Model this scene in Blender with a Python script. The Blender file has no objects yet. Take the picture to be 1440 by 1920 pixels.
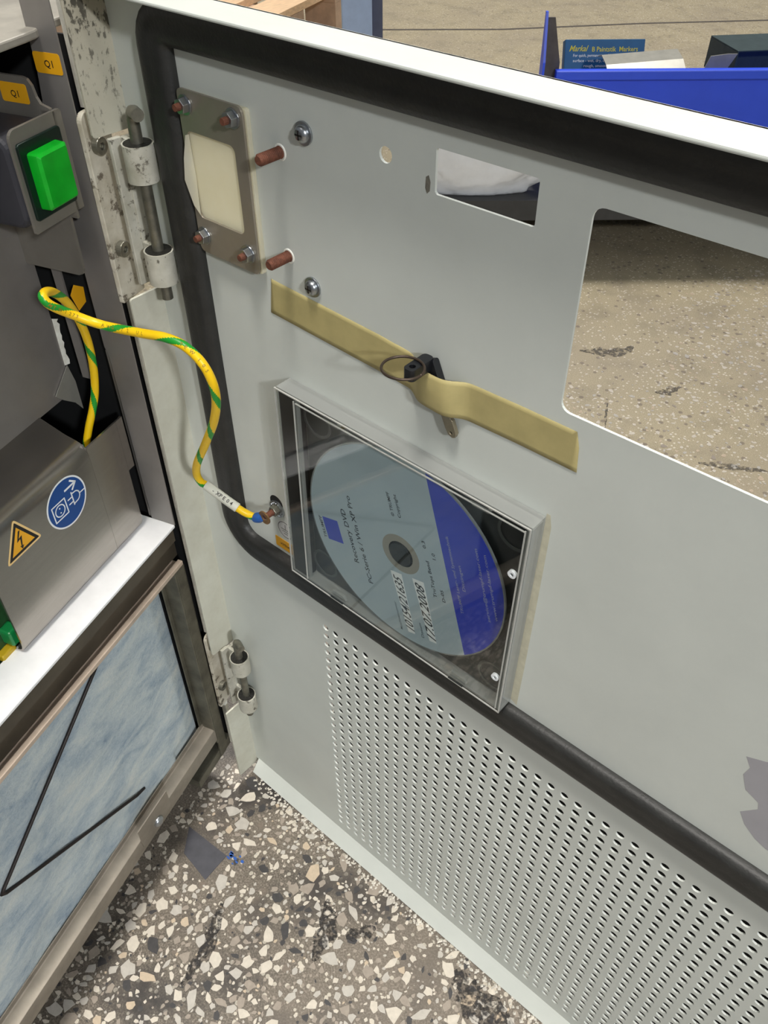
import bpy, bmesh, math, random
from mathutils import Vector, Matrix, noise
from mathutils.geometry import delaunay_2d_cdt
random.seed(7)
SC = bpy.context.scene
COL = SC.collection
MM = 0.001

# ------------------------------------------------------------------ camera
CAM = Vector((0.42624, -0.22243, 0.66940))
YAW, PITCH, ROLL, FPX = -0.718357, 0.750935, 0.006710, 1588.7
fw = Vector((math.sin(YAW)*math.cos(PITCH), math.cos(YAW)*math.cos(PITCH), -math.sin(PITCH)))
rt = Vector((math.cos(YAW), -math.sin(YAW), 0)); dn = fw.cross(rt)
rt2 = math.cos(ROLL)*rt + math.sin(ROLL)*dn; dn2 = -math.sin(ROLL)*rt + math.cos(ROLL)*dn
cd = bpy.data.cameras.new('camera'); cam = bpy.data.objects.new('camera', cd); COL.objects.link(cam)
cam.matrix_world = Matrix(((rt2.x, -dn2.x, -fw.x, CAM.x), (rt2.y, -dn2.y, -fw.y, CAM.y), (rt2.z, -dn2.z, -fw.z, CAM.z), (0, 0, 0, 1)))
cd.sensor_fit = 'HORIZONTAL'; cd.sensor_width = 36.0; cd.lens = FPX/1440*36.0
cd.clip_start = 0.01; cd.clip_end = 60
SC.camera = cam

# ------------------------------------------------------------------ light
SC.view_settings.view_transform = 'Standard'; SC.view_settings.look = 'None'
SC.view_settings.exposure = 0.0; SC.view_settings.gamma = 1.0; SC.view_settings.use_curve_mapping = False
W = bpy.data.worlds.new('hall_air'); SC.world = W; W.use_nodes = True
W.node_tree.nodes['Background'].inputs[0].default_value = (0.93, 0.97, 1.0, 1)
W.node_tree.nodes['Background'].inputs[1].default_value = 0.21
def lamp(name, loc, target, sx, sy, power, col=(1, 0.96, 0.9), spread=180):
    l = bpy.data.lights.new(name, 'AREA'); l.shape = 'RECTANGLE'; l.size = sx; l.size_y = sy; l.energy = power; l.color = col; l.spread = math.radians(spread)
    o = bpy.data.objects.new(name, l); COL.objects.link(o); o.location = loc
    o.rotation_euler = (Vector(target)-Vector(loc)).to_track_quat('-Z', 'Y').to_euler()
    return o
lamp('hall_lamp_beyond', (-1.2, 2.1, 4.2), (-1.2, 2.1, 0), 1.6, 0.4, 165)
lamp('hall_lamp_near', (0.56, -0.72, 3.4), (0.50, -0.70, 0), 0.42, 0.8, 11.8, spread=46)
lamp('rear_fill', (-0.25, -2.4, 3.8), (-0.25, -2.4, 0), 1.4, 0.4, 8)  # unseen fill added behind the camera to brighten the door panel
lamp('hall_lamp_side', (4.1, -1.75, 2.6), (0.22, -0.1, 0.35), 0.30, 0.26, 5.4, (0.96, 0.98, 1.0), spread=40)

# ------------------------------------------------------------------ frames (mm)
class Fr:                                       # a local frame: x right, y up, z towards the viewer
    def __init__(s, o, ex, ey, ez): s.o, s.ex, s.ey, s.ez = Vector(o), Vector(ex), Vector(ey), Vector(ez)
    def __call__(s, x, y, z=0.0): return s.o + (s.ex*x + s.ey*y + s.ez*z)*MM
    def sub(s, x, y, z=0, a=0.0):
        c, n = math.cos(a), math.sin(a)
        return Fr(s(x, y, z), s.ex*c+s.ey*n, s.ey*c-s.ex*n, s.ez)
WORLD = Fr((0, 0, 0), (1, 0, 0), (0, 1, 0), (0, 0, 1))
DOOR = Fr((0, 0, 0), (1, 0, 0), (0, 0, 1), (0, -1, 0))        # x along the door, y height, z out of its inner face
CAB = 1.264767
DC = Vector((math.cos(CAB), -math.sin(CAB), 0)); DN = Vector((-math.sin(CAB), -math.cos(CAB), 0))
A0 = Vector((0.0715, -0.0185, 0))
CABF = Fr(A0, -DC, (0, 0, 1), -DN)               # cabinet front plane: x = -s, y = height, z = -t
JAMB = Fr(A0, -DN, (0, 0, 1), DC)                # jamb plane: x = -t, y = height, z = +s
CSTZ = Fr(A0, DC, DN, (0, 0, 1))                 # (s, t, z)
CG = Vector((CAM.x, CAM.y, 0)); BF = Vector((math.sin(YAW), math.cos(YAW), 0)); BR = Vector((math.cos(YAW), -math.sin(YAW), 0))
BACK = Fr(CG, BR, BF, (0, 0, 1))                 # behind the door: (r, d, z)

# ------------------------------------------------------------------ mesh helpers
def circ(cx, cy, r, n=24, a0=0.0, sy=1.0): return [(cx+r*math.cos(a0+2*math.pi*i/n), cy+r*sy*math.sin(a0+2*math.pi*i/n)) for i in range(n)]
def rrect(x0, y0, x1, y1, r, n=5):
    if not isinstance(r, (list, tuple)): r = [r]*4
    out = []
    for (cx, cy, a, rr) in ((x1-r[0], y1-r[0], 0, r[0]), (x0+r[1], y1-r[1], 90, r[1]), (x0+r[2], y0+r[2], 180, r[2]), (x1-r[3], y0+r[3], 270, r[3])):
        if rr <= 0: out.append((cx, cy)); continue
        for i in range(n+1):
            t = math.radians(a+90*i/n); out.append((cx+rr*math.cos(t), cy+rr*math.sin(t)))
    return out
class MB:
    def __init__(s): s.v = []; s.f = []; s.m = []; s.cur = 0
    def add(s, vs, fs):
        b = len(s.v); s.v += [tuple(v) for v in vs]; s.f += [tuple(i+b for i in f) for f in fs]; s.m += [s.cur]*len(fs); return s
    def box(s, fr, x0, x1, y0, y1, z0, z1):
        vs = [fr(x, y, z) for z in (z0, z1) for y in (y0, y1) for x in (x0, x1)]
        return s.add(vs, [(0, 2, 3, 1), (4, 5, 7, 6), (0, 1, 5, 4), (2, 6, 7, 3), (0, 4, 6, 2), (1, 3, 7, 5)])
    def prism(s, fr, poly, z0, z1, holes=()):
        if not holes:
            n = len(poly); vs = [fr(x, y, z1) for x, y in poly]+[fr(x, y, z0) for x, y in poly]
            return s.add(vs, [tuple(range(n)), tuple(range(2*n-1, n-1, -1))]+[(i, i+n, (i+1) % n+n, (i+1) % n) for i in range(n)])
        loops = [poly]+list(holes); pts = []; ed = []
        for lp in loops:
            b = len(pts); pts += [Vector(q) for q in lp]; ed += [(b+i, b+(i+1) % len(lp)) for i in range(len(lp))]
        owner = [li for li, lp in enumerate(loops) for _ in lp]
        ov, oe, of, og, _, _ = delaunay_2d_cdt(pts, ed, [], 1, 1e-6)
        ow = [owner[g[0]] if g else -1 for g in og]                 # convex holes: a triangle inside one has all corners on its loop
        of = [f for f in of if not (ow[f[0]] > 0 and ow[f[0]] == ow[f[1]] == ow[f[2]])]
        n = len(ov); vs = [fr(q[0], q[1], z1) for q in ov]+[fr(q[0], q[1], z0) for q in ov]
        fs = [tuple(f) for f in of]+[tuple(i+n for i in reversed(f)) for f in of]
        cnt = {}
        for f in of:
            for i in range(len(f)):
                a, b2 = f[i], f[(i+1) % len(f)]; k = (min(a, b2), max(a, b2)); cnt.setdefault(k, []).append((a, b2))
        for k, l in cnt.items():
            if len(l) == 1: a, b2 = l[0]; fs.append((a, a+n, b2+n, b2))
        return s.add(vs, fs)
    def cone(s, fr, cx, cy, z0, z1, r0, r1, n=20, a0=0.0):
        vs = [fr(cx+r0*math.cos(a0+2*math.pi*i/n), cy+r0*math.sin(a0+2*math.pi*i/n), z0) for i in range(n)]
        vs += [fr(cx+r1*math.cos(a0+2*math.pi*i/n), cy+r1*math.sin(a0+2*math.pi*i/n), z1) for i in range(n)]
        return s.add(vs, [tuple(range(n-1, -1, -1)), tuple(range(n, 2*n))]+[(i, (i+1) % n, (i+1) % n+n, i+n) for i in range(n)])
    def lathe(s, fr, cx, cy, prof, n=24, a0=0.0):                # prof: (radius, z) from the axis bottom to the axis top
        vs = []; fs = []; k = len(prof)
        for r, z in prof:
            for i in range(n): a = a0+2*math.pi*i/n; vs.append(fr(cx+r*math.cos(a), cy+r*math.sin(a), z))
        for j in range(k-1):
            for i in range(n): fs.append((j*n+i, j*n+(i+1) % n, (j+1)*n+(i+1) % n, (j+1)*n+i))
        fs.append(tuple(range(n-1, -1, -1))); fs.append(tuple(range((k-1)*n, k*n)))
        return s.add(vs, fs)
    def tube(s, pts, r, n=10, closed=False, matfn=None):        # pts in metres, r in mm
        P = [Vector(p) for p in pts]; N = len(P); vs = []; fs = []; ms = []
        T = []
        for i in range(N):
            a = P[i-1] if (i > 0 or closed) else P[0]; b = P[(i+1) % N] if (i < N-1 or closed) else P[-1]
            T.append((b-a).normalized())
        up = Vector((0, 0, 1)) if abs(T[0].z) < 0.9 else Vector((1, 0, 0)); u = (up-T[0]*up.dot(T[0])).normalized(); L = 0
        for i in range(N):
            u = (u-T[i]*u.dot(T[i])).normalized(); w = T[i].cross(u)
            rr = (r[i] if isinstance(r, (list, tuple)) else r)*MM
            for j in range(n):
                a = 2*math.pi*j/n; vs.append(P[i]+(u*math.cos(a)+w*math.sin(a))*rr)
        for i in range(N if closed else N-1):
            i2 = (i+1) % N; L += (P[i2]-P[i]).length
            for j in range(n):
                fs.append((i*n+j, i*n+(j+1) % n, i2*n+(j+1) % n, i2*n+j)); ms.append(matfn(L, j/n) if matfn else s.cur)
        if not closed:
            fs.append(tuple(range(n-1, -1, -1))); fs.append(tuple(range((N-1)*n, N*n))); ms += [ms[0], ms[-1]]
        b = len(s.v); s.v += [tuple(v) for v in vs]; s.f += [tuple(i+b for i in f) for f in fs]; s.m += ms
        return s
    def mesh(s, name, recalc=True, smooth=False):
        me = bpy.data.meshes.new(name); me.from_pydata(s.v, [], s.f)
        for p, m in zip(me.polygons, s.m): p.material_index = m; p.use_smooth = smooth
        if recalc:
            bm = bmesh.new(); bm.from_mesh(me); bmesh.ops.recalc_face_normals(bm, faces=bm.faces); bm.to_mesh(me); bm.free()
        return me
    def build(s, name, mats, parent=None, smooth=False, bevel=0.0, recalc=True, label=None, auto=None):
        me = s.mesh(name, recalc, smooth)
        for m in (mats if isinstance(mats, (list, tuple)) else [mats]): me.materials.append(m)
        o = bpy.data.objects.new(name, me); COL.objects.link(o)
        if auto:
            bm = bmesh.new(); bm.from_mesh(me)
            for e in bm.edges: e.smooth = not (len(e.link_faces) == 2 and e.calc_face_angle(0) > math.radians(auto))
            for f in bm.faces: f.smooth = True
            bm.to_mesh(me); bm.free()
        if bevel:
            b = o.modifiers.new('edge', 'BEVEL'); b.width = bevel*MM; b.segments = 2; b.limit_method = 'ANGLE'; b.angle_limit = math.radians(40); b.use_clamp_overlap = True
        if parent: adopt(o, parent)
        if label: o['label'] = label
        return o
def origin_of(o):
    return o.matrix_parent_inverse @ o.matrix_basis if o.parent is None else origin_of(o.parent) @ o.matrix_parent_inverse @ o.matrix_basis
def adopt(o, parent):
    o.parent = parent; o.matrix_parent_inverse = origin_of(parent).inverted()
def thing(name, label, cat, loc, group=None):
    o = bpy.data.objects.new(name, None); COL.objects.link(o); o.location = loc; o.empty_display_size = 0.02
    o['label'] = label; o['category'] = cat
    if group: o['group'] = group
    return o
def tag(o, label, cat, group=None, kind=None):
    o['label'] = label; o['category'] = cat
    if group: o['group'] = group
    if kind: o['kind'] = kind
    return o
def settle(o):                                   # put a one-mesh thing's origin at its own base
    me = o.data; xs = [v.co for v in me.vertices]
    c = Vector((sum(v.x for v in xs)/len(xs), sum(v.y for v in xs)/len(xs), min(v.z for v in xs)))
    me.transform(Matrix.Translation(-c)); o.location = c; return o
def text_mb(s, size, fr, x, y, z=0.0, a=0.0, shear=0.0, align='LEFT', width=None, mb=None, sx=1.0):
    cu = bpy.data.curves.new('lettering', 'FONT'); cu.body = s; cu.size = 1.0; cu.shear = shear; cu.resolution_u = 2; cu.offset = 0.012
    ob = bpy.data.objects.new('lettering', cu); COL.objects.link(ob)
    dg = bpy.context.evaluated_depsgraph_get(); me = bpy.data.meshes.new_from_object(ob.evaluated_get(dg))
    vs = [v.co.copy() for v in me.vertices]; fs = [tuple(p.vertices) for p in me.polygons]
    bpy.data.objects.remove(ob); bpy.data.curves.remove(cu); bpy.data.meshes.remove(me)
    mb = mb or MB()
    if not vs: return mb
    x0 = min(v.x for v in vs); x1 = max(v.x for v in vs); kx = size*sx if width is None else width/(x1-x0)
    off = {'LEFT': x0, 'CENTER': (x0+x1)/2, 'RIGHT': x1}[align]
    c, n = math.cos(a), math.sin(a); out = []
    for v in vs:
        px = (v.x-off)*kx; py = v.y*size
        out.append(fr(x+px*c-py*n, y+px*n+py*c, z))
    return mb.add(out, fs)
def catmull(pts, k=12):
    P = [Vector(p) for p in pts]; P = [P[0]*2-P[1]]+P+[P[-1]*2-P[-2]]; out = []
    for i in range(1, len(P)-2):
        for j in range(k):
            t = j/k; a, b, c, d = P[i-1:i+3]
            out.append(0.5*((2*b)+(c-a)*t+(2*a-5*b+4*c-d)*t*t+(3*b-a-3*c+d)*t*t*t))
    return out+[P[-2]]

# ------------------------------------------------------------------ materials
def srgb(r, g, b):
    f = lambda c: (c/255/12.92) if c/255 <= 0.04045 else ((c/255+0.055)/1.055)**2.4
    return (f(r), f(g), f(b), 1)
def new_mat(name):
    m = bpy.data.materials.new(name); m.use_nodes = True; nt = m.node_tree
    return m, nt, nt.nodes['Principled BSDF']
def nd(nt, t, **k):
    n = nt.nodes.new(t)
    for a, b in k.items():
        if a in n.inputs: n.inputs[a].default_value = b
        else: setattr(n, a, b)
    return n
def ramp(nt, src, stops):
    r = nt.nodes.new('ShaderNodeValToRGB'); e = r.color_ramp.elements
    while len(e) > 1: e.remove(e[-1])
    e[0].position, e[0].color = stops[0]
    for p, c in stops[1:]: x = e.new(p); x.color = c
    nt.links.new(src, r.inputs[0]); return r
def mixc(nt, fac, a, b, mode='MIX'):
    m = nt.nodes.new('ShaderNodeMix'); m.data_type = 'RGBA'; m.blend_type = mode
    for sock, v in ((m.inputs[0], fac), (m.inputs[6], a), (m.inputs[7], b)):
        if hasattr(v, 'is_output'): nt.links.new(v, sock)
        else: sock.default_value = v
    return m.outputs[2]
def mathn(nt, op, a, b=None, clamp=False):
    m = nt.nodes.new('ShaderNodeMath'); m.operation = op; m.use_clamp = clamp
    for sock, v in ((m.inputs[0], a), (m.inputs[1], b)):
        if v is None: continue
        if hasattr(v, 'is_output'): nt.links.new(v, sock)
        else: sock.default_value = v
    return m.outputs[0]
def pos(nt): return nt.nodes.new('ShaderNodeNewGeometry').outputs['Position']
def noisen(nt, scale, detail=4, rough=0.55, vec=None, dist=0.0, stretch=None):
    n = nd(nt, 'ShaderNodeTexNoise', Scale=scale, Detail=detail, Roughness=rough, Distortion=dist)
    v = vec or pos(nt)
    if stretch:
        mp = nt.nodes.new('ShaderNodeMapping'); mp.inputs['Scale'].default_value = stretch; nt.links.new(v, mp.inputs[0]); v = mp.outputs[0]
    nt.links.new(v, n.inputs['Vector']); return n.outputs[0]
def bump(nt, b, h, strength=0.3, dist=0.0002):
    n = nd(nt, 'ShaderNodeBump', Strength=strength, Distance=dist); nt.links.new(h, n.inputs['Height']); nt.links.new(n.outputs[0], b.inputs['Normal'])
def plain(name, col, rough=0.5, metal=0.0, var=0.10, scale=60, bmp=0.0, bscale=900, bdist=0.0002, spec=0.5, stretch=None, coat=0.0):
    m, nt, b = new_mat(name); b.inputs['Roughness'].default_value = rough; b.inputs['Metallic'].default_value = metal; b.inputs['Specular IOR Level'].default_value = spec
    if coat: b.inputs['Coat Weight'].default_value = coat
    n = noisen(nt, scale, 5, 0.6, stretch=stretch); dk = tuple(c*(1-var) for c in col[:3])+(1,); lt = tuple(min(1, c*(1+var*0.7)) for c in col[:3])+(1,)
    r = ramp(nt, n, [(0.3, dk), (0.7, lt)]); nt.links.new(r.outputs[0], b.inputs['Base Color'])
    if bmp: bump(nt, b, noisen(nt, bscale, 2, 0.5, stretch=stretch), bmp, bdist)
    return m
# painted sheet of the door: pale grey-green, fine orange peel
M_paint = plain('pale_grey_powder_coat', srgb(206, 210, 203), 0.42, 0, 0.05, 18, 0.25, 1400, 0.0001)
def dirty_paint():
    m, nt, b = new_mat('stained_pale_paint'); b.inputs['Roughness'].default_value = 0.5
    p = pos(nt); sep = nt.nodes.new('ShaderNodeSeparateXYZ'); nt.links.new(p, sep.inputs[0])
    big = noisen(nt, 45, 5, 0.65); n2 = noisen(nt, 420, 6, 0.7, stretch=(1, 1, 0.45)); n3 = noisen(nt, 130, 4, 0.6)
    zmask = nd(nt, 'ShaderNodeMapRange'); zmask.inputs[1].default_value = 0.50; zmask.inputs[2].default_value = 0.60; zmask.clamp = True
    nt.links.new(sep.outputs[2], zmask.inputs[0])
    base = ramp(nt, big, [(0.3, srgb(184, 182, 166)), (0.7, srgb(200, 200, 186))])
    yellow = mixc(nt, mathn(nt, 'MULTIPLY', zmask.outputs[0], 0.75), base.outputs[0], srgb(176, 166, 144))
    thr = mathn(nt, 'ADD', mathn(nt, 'MULTIPLY', n2, 0.62), mathn(nt, 'MULTIPLY', n3, 0.38))
    thr = mathn(nt, 'ADD', thr, mathn(nt, 'MULTIPLY', zmask.outputs[0], 0.11))
    spots = ramp(nt, thr, [(0.60, (0, 0, 0, 1)), (0.635, (1, 1, 1, 1))])
    f = mathn(nt, 'MULTIPLY', spots.outputs[0], mathn(nt, 'ADD', mathn(nt, 'MULTIPLY', zmask.outputs[0], 0.9), 0.05, True))
    nt.links.new(mixc(nt, f, yellow, srgb(46, 42, 36)), b.inputs['Base Color'])
    return m
M_dirty = dirty_paint()
def speckled(name, c1, c2, dark, amount, sc=260):
    m, nt, b = new_mat(name); b.inputs['Roughness'].default_value = 0.5
    base = ramp(nt, noisen(nt, 60, 5, 0.6), [(0.3, c1), (0.7, c2)])
    n = mathn(nt, 'ADD', mathn(nt, 'MULTIPLY', noisen(nt, sc, 6, 0.7), 0.6), mathn(nt, 'MULTIPLY', noisen(nt, 70, 4, 0.6), 0.4))
    f = ramp(nt, n, [(0.60-amount, (0, 0, 0, 1)), (0.65-amount, (1, 1, 1, 1))])
    nt.links.new(mixc(nt, mathn(nt, 'MULTIPLY', f.outputs[0], 0.85), base.outputs[0], dark), b.inputs['Base Color']); return m
M_hingepaint = speckled('greasy_hinge_paint', srgb(160, 157, 142), srgb(198, 196, 184), srgb(60, 53, 40), 0.05)
M_hingeplate = speckled('stained_hinge_plate', srgb(166, 158, 138), srgb(212, 208, 194), srgb(74, 62, 48), 0.06, 200)
M_grease = plain('black_grease', srgb(22, 21, 16), 0.55, 0, 0.4, 500, 0.8, 900, 0.0006)
M_lip = plain('chipped_white_paint', srgb(246, 243, 230), 0.45, 0, 0.22, 160)
M_rubber = plain('black_rubber', srgb(40, 40, 38), 0.5, 0, 0.25, 120, 0.5, 700, 0.0003)
M_steel = plain('brushed_steel', srgb(172, 167, 160), 0.36, 0.8, 0.08, 40, 0.12, 500, 0.0001, stretch=(1, 1, 14))
M_cover = plain('folded_cover_steel', srgb(168, 163, 156), 0.27, 0.92, 0.06, 40, 0.08, 500, 0.0001, stretch=(1, 1, 14))
M_steel_dk = plain('dull_dark_steel', srgb(146, 142, 138), 0.45, 0.55, 0.12, 30, 0.1, 500, 0.0001)
M_plate = plain('dull_window_plate_steel', srgb(158, 150, 136), 0.38, 0.55, 0.08, 60)
M_galv = plain('zinc_plated_steel', srgb(176, 180, 184), 0.3, 1.0, 0.1, 200)
M_pinsteel = plain('worn_pin_steel', srgb(132, 130, 118), 0.4, 0.75, 0.3, 180)
M_rust = plain('rusty_steel', srgb(108, 64, 46), 0.75, 0.15, 0.4, 500, 0.6, 1500, 0.0004)
M_black = plain('black_interior', srgb(17, 18, 19), 0.7, 0, 0.2)
M_ledge = plain('white_ledge_paint', srgb(238, 238, 238), 0.45, 0, 0.05, 80)
M_grime = plain('grimy_olive_steel', srgb(104, 101, 88), 0.5, 0.45, 0.4, 70, 0.35, 300, 0.0004)
M_railsteel = plain('dusty_rail_steel', srgb(146, 138, 126), 0.5, 0.5, 0.22, 50, 0.2, 400, 0.0003)
M_rustlip = plain('rust_stained_lip', srgb(196, 178, 160), 0.55, 0.2, 0.25, 35)
M_groove = plain('dark_groove_brown', srgb(86, 78, 66), 0.45, 0.3, 0.3, 30)  # one even dark brown for the groove faces
M_yellow = plain('yellow_label', srgb(226, 164, 20), 0.5, 0, 0.06)
M_print = plain('black_print', srgb(28, 24, 22), 0.6, 0, 0.05)
M_white = plain('white_print', srgb(236, 240, 242), 0.5, 0, 0.04)
M_blue = plain('sign_blue', srgb(10, 70, 140), 0.45, 0, 0.06)
M_amber = plain('warning_amber', srgb(240, 174, 32), 0.5, 0, 0.05)
M_paleedge = plain('sticker_pale_border', srgb(240, 206, 140), 0.5, 0, 0.04)
M_wireY = plain('yellow_insulation', srgb(244, 200, 16), 0.38, 0, 0.05)
M_wireG = plain('green_insulation', srgb(32, 150, 48), 0.38, 0, 0.06)
M_sleeve = plain('white_sleeve', srgb(214, 214, 200), 0.4, 0, 0.08)
M_lugblue = plain('blue_crimp_plastic', srgb(36, 88, 160), 0.4, 0, 0.06)
M_tape = plain('aged_masking_tape', srgb(188, 174, 116), 0.6, 0, 0.10, 90, 0.3, 500, 0.0001)
def tape_mat():
    m = plain('aged_masking_tape_film', srgb(192, 178, 122), 0.6, 0, 0.10, 90, 0.3, 500, 0.0001); nt = m.node_tree; b = nt.nodes['Principled BSDF']
    b.inputs['Alpha'].default_value = 0.86; return m
M_tape = tape_mat()
M_keyblack = plain('black_key_plastic', srgb(20, 22, 26), 0.4, 0, 0.1)
M_keymetal = plain('worn_key_metal', srgb(140, 132, 112), 0.4, 0.7, 0.15, 300)
M_ring = plain('brown_wire', srgb(78, 66, 56), 0.4, 0.6, 0.2, 400)
M_patchgrey = plain('even_patch_grey', srgb(166, 164, 168), 0.6, 0, 0.05)
M_glue = plain('dark_glue_residue', srgb(120, 116, 104), 0.6, 0, 0.3, 400)
M_stickywhite = plain('clear_sticker_film', srgb(206, 206, 204), 0.35, 0, 0.03)
M_pcb = plain('circuit_board_green', srgb(40, 78, 44), 0.4, 0, 0.25, 300)
M_term = plain('green_terminal_plastic', srgb(16, 120, 60), 0.35, 0, 0.1)
M_compY = plain('yellow_component', srgb(190, 160, 30), 0.4, 0, 0.1)
M_housing = plain('charcoal_switch_housing', srgb(52, 52, 58), 0.55, 0, 0.15)
M_bezel = plain('dark_green_bezel', srgb(10, 30, 24), 0.3, 0, 0.1)
M_bracket = plain('grey_bracket_steel', srgb(142, 138, 130), 0.42, 0.6, 0.1, 60)
M_rod = plain('black_wire_rod', srgb(40, 34, 32), 0.5, 0.3, 0.2)
M_binblue = plain('bright_blue_lacquer', srgb(58, 96, 250), 0.4, 0, 0.06, 12)
M_binin = plain('dark_bin_steel', srgb(96, 90, 88), 0.55, 0.2, 0.2)
M_basedk = plain('dark_base_paint', srgb(62, 62, 62), 0.6, 0, 0.15)
M_card = plain('blue_carton', srgb(18, 98, 150), 0.55, 0, 0.08)
M_cardprint = plain('yellow_carton_print', srgb(226, 214, 80), 0.6, 0, 0.03)
M_scrap = plain('scrap_sheet_metal', srgb(176, 174, 164), 0.4, 0.55, 0.12)
M_scrapdk = plain('dark_scrap_sheet', srgb(74, 90, 92), 0.45, 0.5, 0.15)
M_post = plain('pale_blue_post_paint', srgb(186, 206, 236), 0.4, 0, 0.06)
M_wood = plain('pine_plank', srgb(242, 206, 166), 0.7, 0, 0.18, 30, 0.3, 80, 0.001, stretch=(6, 1, 6))
M_wooddk = plain('weathered_plank', srgb(196, 168, 144), 0.75, 0, 0.2, 30)
M_bag = plain('white_plastic_film', srgb(238, 240, 242), 0.16, 0, 0.04, spec=0.8)
M_discgrey = plain('disc_label_grey_blue', srgb(172, 190, 198), 0.35, 0, 0.03)
M_discblue = plain('disc_label_royal_blue', srgb(44, 66, 190), 0.35, 0, 0.05)
M_hub = plain('grey_disc_hub', srgb(150, 148, 136), 0.3, 0, 0.06)
M_tray = plain('black_disc_tray', srgb(34, 38, 38), 0.35, 0, 0.1)
M_ink = plain('dark_ink', srgb(44, 52, 58), 0.6, 0, 0.05)
M_inkfaint = plain('faint_ink', srgb(96, 112, 118), 0.6, 0, 0.05)
M_inkpale = plain('pale_ink', srgb(150, 158, 190), 0.6, 0, 0.05)
M_striplabel = plain('white_paper_strip', srgb(236, 242, 242), 0.6, 0, 0.03)
M_cream = None
def clear_mat(name, tint, body, ior=1.49, rough=0.015):
    m, nt, b = new_mat(name); nt.nodes.remove(b); out = nt.nodes['Material Output']
    tr = nt.nodes.new('ShaderNodeBsdfTransparent'); tr.inputs[0].default_value = tint
    df = nt.nodes.new('ShaderNodeBsdfDiffuse'); df.inputs[0].default_value = srgb(196, 198, 194)
    gl = nt.nodes.new('ShaderNodeBsdfGlossy'); gl.inputs['Roughness'].default_value = rough
    ge = nt.nodes.new('ShaderNodeNewGeometry'); vm = nt.nodes.new('ShaderNodeVectorMath'); vm.operation = 'DOT_PRODUCT'
    nt.links.new(ge.outputs['Normal'], vm.inputs[0]); nt.links.new(ge.outputs['Incoming'], vm.inputs[1])
    f0 = ((ior-1)/(ior+1))**2; c_ = mathn(nt, 'SUBTRACT', 1.0, mathn(nt, 'ABSOLUTE', vm.outputs['Value'])); fz = mathn(nt, 'ADD', mathn(nt, 'MULTIPLY', mathn(nt, 'POWER', c_, 5.0), 1-f0), f0)
    m1 = nt.nodes.new('ShaderNodeMixShader'); m2 = nt.nodes.new('ShaderNodeMixShader')
    m1.inputs[0].default_value = body; nt.links.new(tr.outputs[0], m1.inputs[1]); nt.links.new(df.outputs[0], m1.inputs[2])
    nt.links.new(fz, m2.inputs[0]); nt.links.new(m1.outputs[0], m2.inputs[1]); nt.links.new(gl.outputs[0], m2.inputs[2])
    nt.links.new(m2.outputs[0], out.inputs[0]); return m
M_clear = clear_mat('clear_lid_plastic', (0.95, 0.96, 0.95, 1), 0.0)
M_clearedge = clear_mat('clear_plastic_rim', (0.90, 0.91, 0.90, 1), 0.38, 1.49, 0.08)
def cream_mat():
    m, nt, b = new_mat('cream_translucent_acrylic'); nt.nodes.remove(b); out = nt.nodes['Material Output']
    n = noisen(nt, 60, 3); r = ramp(nt, n, [(0.3, (0.92, 0.88, 0.70, 1)), (0.7, (0.96, 0.93, 0.78, 1))])
    d = nt.nodes.new('ShaderNodeBsdfDiffuse'); t = nt.nodes.new('ShaderNodeBsdfTranslucent'); mx = nt.nodes.new('ShaderNodeMixShader'); mx.inputs[0].default_value = 0.55
    nt.links.new(r.outputs[0], d.inputs[0]); nt.links.new(r.outputs[0], t.inputs[0]); nt.links.new(d.outputs[0], mx.inputs[1]); nt.links.new(t.outputs[0], mx.inputs[2]); nt.links.new(mx.outputs[0], out.inputs[0]); return m
M_cream = cream_mat()
def button_mat():
    m, nt, b = new_mat('green_button_plastic'); b.inputs['Roughness'].default_value = 0.3
    n = noisen(nt, 90, 3); r = ramp(nt, n, [(0.3, srgb(8, 150, 30)), (0.7, srgb(14, 176, 40))]); nt.links.new(r.outputs[0], b.inputs['Base Color'])
    b.inputs['Subsurface Weight'].default_value = 0.0; return m
M_button = button_mat()
def filter_mat():
    m, nt, b = new_mat('blue_white_fibre_mat'); b.inputs['Roughness'].default_value = 0.95; b.inputs['Specular IOR Level'].default_value = 0.1
    n1 = noisen(nt, 26, 5, 0.6, stretch=(1.0, 1.0, 2.4), dist=0.6); n2 = noisen(nt, 420, 5, 0.7, stretch=(1, 1, 1.6))
    c = ramp(nt, mathn(nt, 'ADD', mathn(nt, 'MULTIPLY', n1, 0.74), mathn(nt, 'MULTIPLY', n2, 0.26)), [(0.30, srgb(128, 146, 164)), (0.42, srgb(164, 178, 188)), (0.54, srgb(190, 200, 202)), (0.68, srgb(208, 212, 208))])
    nt.links.new(c.outputs[0], b.inputs['Base Color']); bump(nt, b, n2, 0.6, 0.0015); return m
M_filter = filter_mat()
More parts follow.
